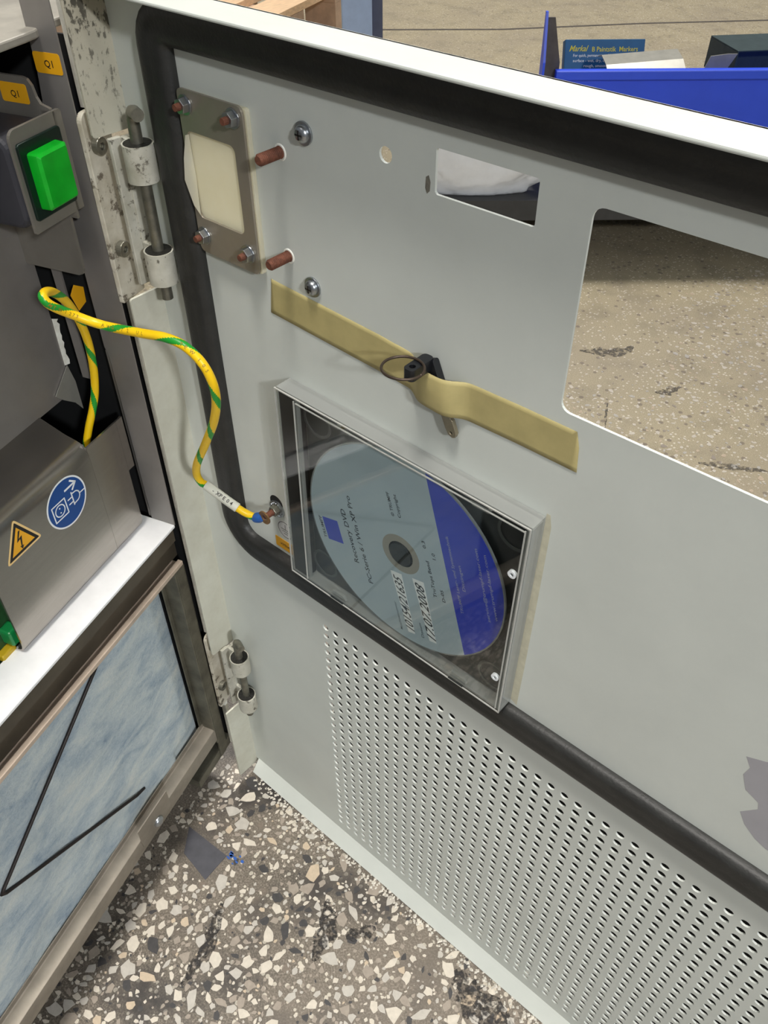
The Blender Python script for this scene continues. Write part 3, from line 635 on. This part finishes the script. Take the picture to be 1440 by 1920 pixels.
MB().prism(SF, [(tx+0.2, tz+6.6), (tx-2.6, tz+1.0), (tx-0.1, tz+1.6), (tx-0.9, tz-2.6), (tx-1.7, tz-2.3), (tx-0.7, tz-4.8), (tx+0.9, tz-2.9), (tx-0.1, tz-2.8), (tx+1.5, tz+3.0), (tx-0.9, tz+2.4), (tx+1.6, tz+6.6)], 0.115, 0.14).build('lightning_bolt', M_print, ts)
# jamb label, switch bracket and green push button
q1 = MB().prism(JAMB, rrect(-15, 560.7, -1, 569, 1.2), 0.02, 0.15).build('jamb_label', M_yellow, cab, label='yellow label on the jamb reading Q1')
text_mb('Q1', 4.0, JAMB, -9.8, 563.3, 0.18).build('lettering', M_print, q1, recalc=False)
bp = MB()
BP = Fr(CSTZ(10, 0, 0), -DN, (0, 0, 1), DC)
bp.prism(BP, [(-8.6, 502), (-8.9, 475.5), (-10, 473), (-12.6, 471.9), (-45, 471.9), (-45, 549), (-60, 549), (-60, 561.5), (-15, 561.5), (-12.6, 560.8), (-10.8, 558.4), (-10, 554), (-8.6, 551.4), (-4, 550), (-4, 502)], -1.5, 0)
FB = Fr(CSTZ(0, 3, 0), -DC, (0, 0, 1), -DN)
bp.prism(FB, rrect(-37.5, 506, -5, 549.2, [1.2, 4, 0.6, 0.6]), -1.5, 0, [rrect(-34.5, 512.5, -10, 542.5, 0.5)])
bp.box(CSTZ, 8.5, 10, 3, 9, 506, 549)
bpo = bp.build('switch_bracket', M_bracket, cab, bevel=0.3, label='grey steel switch bracket')
q2 = MB().prism(BP, rrect(-28.4, 550.6, -13.8, 558.6, 1.0), 0.02, 0.15).build('bracket_label', M_yellow, bpo, label='yellow label on the switch bracket reading Q1')
text_mb('Q1', 3.8, BP, -23.0, 553.0, 0.18).build('lettering', M_print, q2, recalc=False)
MB().prism(Fr(CSTZ(0, 0, 0), DN, (0, 0, 1), DC), rrect(5, 507.5, 55, 546.5, 6), 11, 38.5).build('switch_housing', M_housing, bpo, bevel=2.0, label='charcoal switch housing')
MB().prism(FB, rrect(-35.6, 511, -9, 543.6, 1.5), -1, 1.2).build('button_bezel', M_bezel, bpo, bevel=0.4)
BTN = Fr(CSTZ(0, 1.8, 0), -DC, (0, 0, 1), -DN)
bt = MB(); n = 0
pa = rrect(-31.8, 515.0, -12.8, 539.0, 1.2, 3); pb = rrect(-31.6, 515.2, -13.0, 538.8, 1.0, 3); pc = rrect(-30.4, 516.3, -14.2, 537.7, 1.0, 3); k = len(pa)
vs = [BTN(x, y, 0) for x, y in pa]+[BTN(x, y, 4.6) for x, y in pb]+[BTN(x, y, 5.8) for x, y in pc]
bt.add(vs, [tuple(range(2*k, 3*k)), tuple(range(k-1, -1, -1))]+[(i+o, (i+1) % k+o, (i+1) % k+k+o, i+k+o) for o in (0, k) for i in range(k)])
bt.build('green_button', M_button, bpo, auto=25, label='square green push button')
# circuit board low at the left
pcb = MB().box(CSTZ, 99, 190, 30, 31.6, 258, 345).build('circuit_board', M_pcb, cab, label='green circuit board behind the cover')
MB().box(CSTZ, 111, 119, 22, 30, 303, 314).build('terminal_block', M_term, pcb, bevel=1.2); MB().box(CSTZ, 116, 126, 25, 30, 296, 301).build('capacitor', M_compY, pcb, bevel=0.8)
text_mb('5A1', 4.2, Fr(CSTZ(0, 30, 0), -DC, (0, 0, 1), -DN), -116, 294.2, 0.1, 0.6).build('lettering', M_white, pcb, recalc=False)
# filter bay
MB().prism(CABF, [(0.5, 262.5), (0.5, 40), (-3, 38), (-9, 38), (-9, 262.5)], -2.2, 0).box(CSTZ, 9, 10.5, 0, 13, 60, 262.5).box(CSTZ, 10.5, 14, 11, 12.2, 60, 262.5).box(CSTZ, -0.5, 1, 0, 12, 40, 262.5).build('filter_stile', M_grime, cab, bevel=0.5, label='grimy olive steel filter stile')
br = sheet([(0, 64.5), (0, 77), (0.6, 78.4), (2, 79), (9.5, 78.6), (10.4, 79.2), (11, 82), (12, 82)], 9.5, 343, 1.0); br.build('filter_bottom_rail', M_railsteel, cab, auto=30, label='dusty steel filter bottom rail')
MB().box(CSTZ, -8, 40, 1.5, 60, 36, 46).build('floor_beam', M_grime, cab)
MB().box(CSTZ, 0, 343, 20, 22, 42, 264).build('filter_backing', M_black, cab)
fm = MB(); NX, NZ = 120, 70; vs = []; fs = []
for i in range(NX+1):
    for k in range(NZ+1):
        s = 13+i*(250-13)/NX; z = 74+k*(262-74)/NZ; e = min(1, (s-13)/14, max(0, (z-74))/8)
        if s < 45 and z < 92: e *= 0.55
        h = (noise.noise(Vector((s*0.03, z*0.05, 1)))*1.6+noise.noise(Vector((s*0.3, z*0.35, 2)))*0.5)
        d_ = 12.4+3.5*(1-e)-h*0.6*e; vs.append(CSTZ(s, max(d_, 11.9), z))
for i in range(NX):
    for k in range(NZ): a = i*(NZ+1)+k; fs.append((a, a+1, a+NZ+2, a+NZ+1))
fm.add(vs, fs).build('filter_mat', M_filter, cab, smooth=True, label='pale blue-grey fibre filter mat')
rod = [CSTZ(80, 11.0, 250.5), CSTZ(92.5, 11.0, 242.5), CSTZ(197, 11.0, 175.5), CSTZ(199.5, 11.0, 173.5), CSTZ(197, 11.0, 170.5), CSTZ(91, 11.0, 104), CSTZ(82, 12.5, 98.5)]
MB().tube(rod, 1.15, 10).build('retaining_wire', M_rod, cab, smooth=True, label='black bent retaining wire across the filter')
cl = MB().prism(CABF, [(-110.5, 71), (-110.5, 93), (-75.5, 93), (-75.5, 75), (-78, 71)], 0.05, 1.1).build('rail_clip', M_railsteel, cab, bevel=0.2, label='small steel clip on the rail')
MB().lathe(CABF, -91.3, 76, [(4.3, 1.1), (4.3, 1.9), (3.6, 3.2), (1.8, 4.2)], 20).build('clip_screw', M_galv, cl, auto=50)

# ================================================================== EARTH WIRE
wp = [(49.4, -48.3, 355), (49.4, -48.3, 367.8), (49.2, -44.1, 377.9), (49.4, -38.1, 389.4), (50.3, -34.5, 399.8), (53.1, -33.1, 414.9), (57.7, -34.4, 433.3), (65.6, -39.7, 450.6), (74.3, -47.4, 467.2), (81, -55.1, 478), (87.4, -62.0, 484.2), (92.6, -67.0, 485.6), (94.7, -65.5, 481.5), (95.5, -57.0, 473.4), (104.5, -49, 468.0), (126, -44, 470.1), (140.9, -41, 472.2), (151.2, -38, 469.8), (159.5, -36, 461.9), (160.9, -34, 447.8), (152.5, -31, 428), (137.3, -28, 403.9), (121.4, -25, 380.2), (115.5, -23, 367.4), (115.5, -21, 360.2), (118.6, -20, 359), (136.1, -15, 349.6), (142.3, -12, 345.6), (147, -10.4, 345.2)]
KW = 30
curve = catmull([Vector(q)*MM for q in wp], KW)
wire = thing('earth_wire', 'yellow and green striped earth wire looping from the cabinet to the door', 'wire', curve[-1])
MB().tube(curve, 2.15, 28, matfn=lambda L, a: 1 if ((a+L/0.034) % 1.0) < 0.24 else 0).build('insulation', [M_wireY, M_wireG], wire, smooth=True)
# tiny print along the wire
tw = MB()
def on_wire(s, i0, size, step):
    acc = 0; i = i0
    for ch in s:
        while acc < step and i < len(curve)-3: acc += (curve[i+1]-curve[i]).length*1000; i += 1
        acc = 0
        if ch == ' ': continue
        t = (curve[i+1]-curve[i-1]).normalized(); o = (CAM-curve[i]).normalized(); o = (o-t*o.dot(t)).normalized(); u = o.cross(t)
        text_mb(ch, size, Fr(curve[i]+o*0.00222, t, u, o), 0, -size*0.35, 0, mb=tw)
on_wire('MTW 1273', 11*KW+KW//3, 2.2, 1.9); on_wire('AWG 12 UL', 14*KW-KW//7, 2.2, 2.6); on_wire('TEW 105', 16*KW+KW//2, 2.2, 2.4)
tw.build('wire_print', plain('olive_wire_print', srgb(150, 120, 20), 0.6, 0, 0.05), wire, recalc=False)['kind'] = 'stuff'
i0, i1 = 25*KW-2, 26*KW+2
sl = MB().tube(curve[i0:i1], 2.75, 16).build('marker_sleeve', M_sleeve, wire, auto=50, label='white marker sleeve')
tw2 = MB(); i = 25*KW+8
for ch in '-XPE04':
    t = (curve[i+1]-curve[i-1]).normalized(); o = (CAM-curve[i]).normalized(); o = (o-t*o.dot(t)).normalized(); u = o.cross(t)
    text_mb(ch, 3.0, Fr(curve[i]+o*0.00285, t, u, o), 0, -1.0, 0, mb=tw2); i += 3
tw2.build('lettering', M_print, sl, recalc=False)
e0 = curve[-1]; e1 = Vector((153, -9.2, 348.6))*MM
MB().tube([e0-(e1-e0)*0.25, e0, e0+(e1-e0)*0.35, e0+(e1-e0)*0.62], [2.7, 3.0, 3.0, 2.2], 14).build('blue_crimp', M_lugblue, wire, auto=50, label='blue crimp sleeve')
MB().prism(DOOR, circ(153, 348.6, 4.2, 20), 9.55, 10.4, [circ(153, 348.6, 1.95, 14)]).prism(DOOR, [(148.2, 345.4), (150.4, 345), (151.2, 346.6), (149.6, 348.2)], 9.55, 10.4).build('ring_terminal', plain('tinned_copper', srgb(150, 116, 78), 0.45, 0.7, 0.2), wire)

# ================================================================== DISC CASE AND DISC
CF = DOOR.sub(173.8, 444.6, 0, CA)                      # case: x right, y up (0 at the top edge), z out
case = thing('disc_case', 'clear plastic disc case with a black spine strip standing against the seal', 'disc case', CF(71, -125, 5))
MB().box(CF, 12.5, 139.2, -122.4, -2.6, 1.6, 3.0).build('tray', M_tray, case, label='black inner tray')
MB().box(CF, 1.3, 11.4, -123.4, -1.6, 2.2, 9.1).build('spine_strip', M_black, case, bevel=0.3, label='black spine strip')
MB().prism(CF, [(0, -125), (142, -125), (142, 0), (0, 0)], 0.2, 1.4).build('back_cover', M_clearedge, case)
MB().box(CF, 0.3, 141.7, -124.7, -0.3, 9.2, 10.4).build('lid', M_clear, case, label='clear lid')
rm = MB().box(CF, 0, 142, -1.3, 0, 1.4, 9.1).box(CF, 0, 142, -125, -123.7, 1.4, 9.1).box(CF, 139.6, 140.8, -123.6, -1.4, 1.4, 9.1).box(CF, 141.1, 142, -123.6, -1.4, 1.4, 9.1).box(CF, 0, 0.9, -123.6, -1.4, 1.4, 9.1).box(CF, 12.0, 12.7, -123.6, -1.4, 6.6, 9.1)
rm.build('rim', M_clearedge, case, label='clear plastic rim')
eg = MB()
for x0, x1, y0, y1 in ((0, 142, -0.5, 0.05), (0, 142, -125.05, -124.5), (141.5, 142.05, -124.5, -0.5), (-0.05, 0.5, -124.5, -0.5), (12.1, 12.6, -123, -2), (139.4, 139.9, -123, -2), (13.5, 139.4, -3.0, -2.5)):
    eg.box(CF, x0, x1, y0, y1, 9.9, 10.55)
eg.build('rim_edges', plain('frosted_rim_edge', srgb(184, 184, 178), 0.4, 0, 0.1), case, label='pale frosted lid edges')
for x, top in ((30, True), (112, True), (29, False), (110, False)):
    y = -2.6 if top else -122.4
    MB().prism(CF, [(x, y), (x+1.5, y+(-2.6 if top else 2.6)), (x+9.5, y+(-2.6 if top else 2.6)), (x+11, y)], 7.6, 9.1).build('retaining_tab', M_clearedge, case)
    MB().box(CF, x+1, x+10, -1.1 if top else -124.2, -0.7 if top else -123.8, 9.6, 10.6).build('tab_slot', M_tray, case)
for x, y in ((139.0, -29.0), (139.0, -100.5)):
    MB().prism(CF, circ(x-2.2, y, 2.0, 18), 9.0, 10.5, [circ(x-2.2, y, 1.0, 14)]).build('pip_reflection', M_white, case)  # white rings painted for the reflections on the lid pips
for x, y in ((132, -14), (132, -111), (20, -14), (20, -111)):
    MB().prism(CF, circ(x, y, 9, 20), 3.0, 3.5, [circ(x, y, 7.6, 20)]).build('tray_moulding', plain('charcoal_moulding', srgb(70, 74, 72), 0.35, 0, 0.1), case)
DF = Fr(DOOR(247.4, 380.0, 5.0), (-0.269, 0, 0.963), (-0.963, 0, -0.269), (0, -1, 0))   # disc: x along the lettering, y its up side
disc = thing('optical_disc', 'grey-blue printed recovery disc with royal blue segment inside the clear case', 'disc', DF(0, -60, 0))
ch = 27.9; a0 = math.asin(ch/59.2); R = 59.2
upper = [(R*math.cos(-a0+t*(math.pi+2*a0)/60), R*math.sin(-a0+t*(math.pi+2*a0)/60)) for t in range(61)]
lower = [(R*math.cos(math.pi+a0+t*(math.pi-2*a0)/40), R*math.sin(math.pi+a0+t*(math.pi-2*a0)/40)) for t in range(41)]
MB().prism(DF, circ(0, 0, 60, 72), 0, 1.0, [circ(0, 0, 7.5, 24)]).build('polycarbonate', plain('silver_disc_edge', srgb(150, 156, 156), 0.2, 0.4, 0.05), disc)
MB().prism(DF, upper, 1.0, 1.05, [circ(0, 0, 11.5, 36)]).build('grey_print_field', M_discgrey, disc)
MB().prism(DF, lower, 1.0, 1.05).build('blue_print_field', M_discblue, disc, label='royal blue printed segment')
MB().prism(DF, circ(0, 0, 11.5, 36), 1.0, 1.06, [circ(0, 0, 7.5, 24)]).build('hub_ring', M_hub, disc)
MB().cone(DF, 0, 0, -1.6, 1.6, 7.0, 6.4, 24).build('tray_hub', M_tray, case)
MB().prism(DF, [(-7, 41.2), (7.2, 41.2), (7.2, 52.2), (-7, 52.2)], 1.05, 1.08).build('blue_logo', M_discblue, disc)
Z1 = 1.10; dk = MB()
text_mb('TRUMPF', 2.9, DF, -6.8, 53.1, Z1, width=14, mb=dk)
text_mb('Recovery DVD', 4.6, DF, -16.6, 33.0, Z1, width=33.2, mb=dk)
text_mb('PC-Serie 6 / Win XP Pro', 4.3, DF, -27.8, 26.4, Z1, width=54, mb=dk)
text_mb('\u00a9 TRUMPF', 2.6, DF, 22.4, -2.2, Z1, width=13.4, mb=dk); text_mb('Copyright', 2.6, DF, 22.6, -6.4, Z1, width=13.0, mb=dk)
text_mb('TruTops Bend', 2.9, DF, -20.2, -18, Z1, width=21.8, mb=dk); text_mb('D-05', 2.6, DF, -21.2, -23, Z1, width=7.4, mb=dk)
text_mb('0.3', 2.8, DF, 9.0, -18.2, Z1, width=4.2, mb=dk); text_mb('1.0', 2.8, DF, 4.0, -22.8, Z1, width=3.6, mb=dk)
dk.build('printed_text', M_ink, disc, recalc=False)['kind'] = 'stuff'
ft = MB(); text_mb('Maschinennummer', 2.4, DF, -53, 12.4, Z1, width=19, mb=ft); text_mb('Datum', 2.4, DF, -52.6, -2.2, Z1, width=10, mb=ft); ft.build('faint_text', M_inkfaint, disc, recalc=False)['kind'] = 'stuff'
for y0, y1, s, w, xa in ((3.0, 10.2, '10154/21635', 36, -51), (-11.2, -4.0, '17.07.2008', 36.5, -51.5)):
    xl = -52.6 if y0 > 0 else -52.8
    lo_ = MB().prism(DF, [(xl, y0+1), (-13.3, y0), (-13.0, y1), (xl, y1-1.6)], 1.06, 1.10).build('handwritten_strip', M_striplabel, disc)
    text_mb(s, 7.6, DF, xa, y0+0.9, 1.13, shear=0.45, width=w).build('handwriting', M_ink, lo_, recalc=False)
wt = MB()
text_mb('TRUMPF Laser- und Systemtechnik', 2.4, DF, -24.1, -33.4, Z1, width=45, mb=wt); text_mb('Ditzingen', 2.4, DF, -9.1, -37.4, Z1, width=14.8, mb=wt)
text_mb('service@trumpf-laser.com', 2.4, DF, -22.6, -49.0, Z1, width=41.5, mb=wt); text_mb('www.trumpf-laser.com', 2.4, DF, -20.5, -53.4, Z1, width=37.4, mb=wt)
wt.build('pale_text', M_inkpale, disc, recalc=False)['kind'] = 'stuff'

# ================================================================== TAPE, KEY, RING
def tape_h(x):
    return 0.25+5.7*math.exp(-((x-261)/11)**4)
tp = MB(); vs = []; fs = []; n = 90; m_ = 8
cl_ = [(165, 484.8), (200, 482.9), (230, 481.3), (250, 479.6), (262, 478.6), (276, 478.2), (300, 478.6), (326, 478.5)]
def cl_at(x):
    for (xa, ya), (xb, yb) in zip(cl_[:-1], cl_[1:]):
        if xa <= x <= xb: return ya+(yb-ya)*(x-xa)/(xb-xa)
    return cl_[-1][1]
for i in range(n+1):
    x = 167+(324-167)*i/n
    for k in range(m_+1):
        v = (k/m_-0.5)*2; hz = tape_h(x)*(1-0.12*v*v) if 240 < x < 285 else tape_h(x)
        wob = noise.noise(Vector((x*0.09, v*0.7, 5)))*0.35 if 235 < x < 290 else 0
        xx = x+(1.2*v if i == 0 else 0)+(-1.6*v+0.9*(0.5-abs(v-0.3)) if i == n else 0)
        half = 8.6-0.5*math.exp(-((x-258)/10)**2)
        vs.append(DOOR(xx, cl_at(x)+v*half, max(hz+wob, 0.2)))
for i in range(n):
    for k in range(m_): a = i*(m_+1)+k; fs.append((a, a+1, a+m_+2, a+m_+1))
tape = tp.add(vs, fs).build('masking_tape', M_tape, smooth=True); sd = tape.modifiers.new('thickness', 'SOLIDIFY'); sd.thickness = 0.00012; sd.offset = 1
tag(settle(tape), 'long strip of aged yellow masking tape holding the key to the door', 'tape')
key = thing('key', 'small key with black plastic bow taped to the door', 'key', DOOR(268, 461, 2))
kd = Vector((13.0, -29.5)).normalized(); kn = Vector((-kd.y, kd.x))
KF2 = Fr(DOOR(258.5, 489.0, 0), (kd.x, 0, kd.y), (0, -1, 0), (kn.x, 0, kn.y))     # x along the key, y out of the door, z across
bl_ = Fr(DOOR(258.5, 489.0, 0), (kd.x, 0, kd.y), (kn.x, 0, kn.y), (0, -1, 0))
MB().prism(bl_, [(6, -2.6), (27, -2.5), (30, -2.0), (31.6, -0.5), (31.6, 1.0), (30, 2.3), (24, 2.4), (23, 1.6), (21.6, 2.6), (6, 2.6)], 1.2, 3.2, [circ(29.2, -0.2, 0.7, 8)]).build('blade', M_keymetal, key, bevel=0.3, label='worn steel key blade')
MB().prism(KF2, rrect(-2.5, 0.6, 9, 4.2, 1.5)+[], -3.0, 3.0).prism(Fr(DOOR(257.2, 490.2, 0), (1, 0, 0), (0, -1, 0), (0, 0, 1)), rrect(-2.4, 2, 2.6, 15.5, 1.8), -2.6, 2.4, [circ(0.1, 12.4, 1.3, 12)]).build('bow', M_keyblack, key, bevel=0.5, label='black plastic bow')
MB().box(bl_, 10.0, 12, -4.5, 4.5, 3.2, 3.8).build('collar', M_keyblack, key, bevel=0.4)
rc = DOOR(255.6, 492.4, 16.0)
rp = [rc+Vector((8.3*math.cos(a), 7.8*math.sin(a), 0.9*math.sin(a*0.5)+0.6*math.cos(a)))*MM for a in [i*2*math.pi/56 for i in range(62)]]
tag(settle(MB().tube(rp, 0.55, 8).build('key_ring', M_ring, smooth=True)), 'thin brown wire ring hanging from the black key bow', 'key ring')

# ================================================================== CRUMBS ALONG THE DOOR
cr = MB()
for i in range(420):
    x = random.uniform(92, 420); y = -random.gauss(11.5, 2.2) if random.random() < 0.85 else -random.uniform(6, 22); r = random.uniform(0.5, 1.8)
    y = min(y, -4); sq = [random.uniform(0.6, 1.2) for _ in range(6)]
    vs = [WORLD(x+r*dx*sq[q], y+r*dy*sq[q], 0.3+r*(0.7+dz*0.7)) for q, (dx, dy, dz) in enumerate(((1, 0, 0), (-1, 0, 0), (0, 1, 0), (0, -1, 0), (0, 0, 1), (0, 0, -1)))]
    cr.add(vs, [(0, 2, 4), (2, 1, 4), (1, 3, 4), (3, 0, 4), (2, 0, 5), (1, 2, 5), (3, 1, 5), (0, 3, 5)])
tag(cr.build('paint_crumbs', plain('white_crumbs', srgb(214, 208, 196), 0.7, 0, 0.25, 400)), 'white crumbs strewn along the bottom edge of the door', 'crumbs', kind='stuff')

# ================================================================== BEYOND THE DOOR
D0 = 1380
skid = MB().box(BACK, 40, 1100, 1300, 1326, 88, 117).box(BACK, 40, 1100, 1640, 1666, 88, 117).box(BACK, 40, 1100, 1300, 1666, 117, 120)
skid.box(BACK, 60, 1090, 1580, 1630, 0, 100)  # closed plinth added under the skid to block light from beyond
for r in (90, 560, 1040): skid.box(BACK, r, r+60, 1326, 1640, 100, 117)
tag(settle(skid.build('bin_skid', M_basedk)), 'dark low skid carrying the blue bin', 'skid')
bn = thing('blue_bin', 'open bright blue metal bin full of scrap behind the door', 'bin', BACK(600, D0+130, 120.3))
MB().box(BACK, 262, 1080, D0+2, D0+4, 120.3, 286).build('front_wall', M_binblue, bn)
MB().box(BACK, 262, 1080, D0-8, D0+2, 273, 286).build('rim', M_binblue, bn, bevel=1.5)
MB().box(BACK, 262, 264, D0+4, D0+250, 120.3, 205).box(BACK, 1078, 1080, D0+4, D0+250, 120.3, 286).box(BACK, 264, 1078, D0+248, D0+250, 120.3, 205).build('side_walls', M_binblue, bn)
MB().box(BACK, 264, 1078, D0+4, D0+248, 120.3, 123).build('bin_floor', M_binin, bn)
MB().prism(Fr(BACK(0, 0, 0), BF, (0, 0, 1), BR), [(D0-14, 150), (D0-16, 300), (D0+4, 362), (D0+10, 362), (D0+10, 150)], 239, 242.5).build('corner_post', M_binblue, bn, label='blue corner post')
MB().prism(Fr(BACK(0, D0+10, 0), BR, (0, 0, 1), -BF), [(242.5, 150), (242.5, 354), (254, 354), (268, 294), (268, 150)], 0, 3).build('corner_gusset', M_binin, bn, label='dark corner gusset')
# carton
CX = Fr(BACK(298, D0+120, 248), BR, Vector((0, 0, 1))*0.93+BF*0.37, -BF*0.93+Vector((0, 0, 1))*0.37)
ct = thing('marker_carton', 'flat blue carton of paint markers lying in the blue bin', 'carton', BACK(360, D0+130, 206))
MB().box(CX, 0, 129, -45, 48, -20, 0).build('carton', M_card, ct, bevel=0.8)
text_mb('Markal', 12, CX, 7, 31, 0.2, shear=0.4, width=31).build('lettering', M_cardprint, ct, recalc=False)
text_mb('B Paintstik  Markers', 10, CX, 44, 30.5, 0.2, width=74).build('lettering', M_cardprint, ct, recalc=False)
wl = MB(); text_mb('For quick, permanent marking on any', 6, CX, 14, 23, 0.2, width=82, mb=wl); text_mb('surface - wet, dry, oily, rusty, hot', 6, CX, 14, 15.5, 0.2, width=86, mb=wl); text_mb('rough, smooth, cold', 6, CX, 32, 8, 0.2, width=54, mb=wl)
wl.build('small_lettering', M_white, ct, recalc=False)
def scrap(name, label, pts, ln, fr, mat, th=1.5):                # a folded strip: profile pts (d, z) swept along r
    top = pts; bot = [(a, z-th) for a, z in reversed(pts)]; lp = top+bot; n = len(lp); mb = MB()
    vs = [fr(r, a, z) for r in (0, ln) for a, z in lp]
    mb.add(vs, [tuple(range(n)), tuple(range(2*n-1, n-1, -1))]+[(i, (i+1) % n, (i+1) % n+n, i+n) for i in range(n)])
    return tag(settle(mb.build(name, mat)), label, 'scrap')
def tilted(r, d, z, az, tilt):
    ex = BR*math.cos(az)+BF*math.sin(az); ey = BF*math.cos(az)-BR*math.sin(az); ex2 = ex*math.cos(tilt)+Vector((0, 0, 1))*math.sin(tilt); ez = ex2.cross(ey)
    return Fr(BACK(r, d, z), ex2, ey, ez)
scrap('folded_sheet', 'long folded bright sheet offcut lying in front of the carton', [(-20, -6), (0, 4), (34, 9), (56, 2)], 118, tilted(346, D0+38, 278, 0.03, 0.06), M_scrap)
scrap('folded_sheet', 'dark folded sheet under the bright offcut in the blue bin', [(-9, -4), (0, 3), (7, 3), (11, -2)], 156, tilted(334, D0+19, 267, 0.0, 0.0), M_scrapdk)
bs = MB().prism(Fr(BACK(0, D0+40, 0), BR, (0, 0, 1), -BF), [(492, 258), (504, 293), (530, 296), (544, 296), (526, 262), (518, 258)], 0, 2.0)
tag(settle(bs.build('bent_bracket', M_scrap)), 'pale triangular bent bracket among the scrap', 'scrap')
ch_ = MB(); FX = tilted(546, D0+46, 252, 0.18, -0.02)
ch_.box(FX, 0, 2, 0, 90, 0, 44).box(FX, 0, 120, 0, 90, 44, 46).box(FX, 118, 120, 0, 90, 0, 44).box(FX, 0, 120, 40, 42, 0, 44)
tag(settle(ch_.build('channel_offcut', M_scrapdk, bevel=0.5)), 'boxy dark channel offcut at the right of the blue bin', 'scrap')
# plastic film bag on the skid
bm = bmesh.new(); bmesh.ops.create_icosphere(bm, subdivisions=5, radius=1.0)
for v in bm.verts:
    q = v.co.copy(); d_ = 1+0.16*noise.noise(q*2.2)+0.09*abs(noise.noise(q*5.5+Vector((3, 1, 0))))+0.05*abs(noise.noise(q*13)); q = q*d_
    v.co = BACK(152+114*q.x, 1336+22*q.y, max(120.4, 176+72*q.z)); 
me = bpy.data.meshes.new('plastic_bag'); bm.to_mesh(me); bm.free(); me.materials.append(M_bag)
for p_ in me.polygons: p_.use_smooth = True
bg = bpy.data.objects.new('plastic_bag', me); COL.objects.link(bg); tag(settle(bg), 'crumpled white plastic bag seen through the narrow door slot', 'bag')
# post
MB_post = MB().prism(Fr(BACK(0, 0, 0), BR, BF, (0, 0, 1)), rrect(-78, 1900, -17, 1960, 4), 4, 1400).build('tube', M_post)
post = thing('steel_post', 'pale blue-grey square steel post standing on the floor', 'post', BACK(-47, 1930, 0)); adopt(MB_post, post)
MB().box(BACK, -17, 4, 1925, 1960, 4, 1400).build('shaded_face', plain('post_shade_slate', srgb(96, 100, 120), 0.5, 0, 0.08), post, label='right face of the post with shade put into its colour')  # post's unlit right face, its shade given as a darker colour
MB().box(BACK, -95, 20, 1885, 1975, 0, 4).build('foot_plate', M_basedk, post)
# pallet
pal = thing('wooden_pallet', 'pale wooden pallet with spaced planks behind the door top', 'pallet', BACK(-420, 2500, 0))
PF = Fr(BACK(-345, 2150, 0), -DC, DN, (0, 0, 1))
for k, mt in ((-1, M_wood), (0, M_wood), (1, M_wooddk), (2, M_wood), (3, M_wood)):
    MB().box(PF, 0, 640, 150+k*150, 150+k*150+98, 126, 144).build('plank', mt, pal, bevel=1.0)
for x in (0, 275, 550): MB().box(PF, x, x+90, 0, 698, 104, 125.5).build('stringer', M_wooddk, pal)
for x in (0, 275, 550):
    for y in (0, 300, 600): MB().box(PF, x, x+90, y, y+95, 0, 103.5).build('block', M_wooddk, pal)
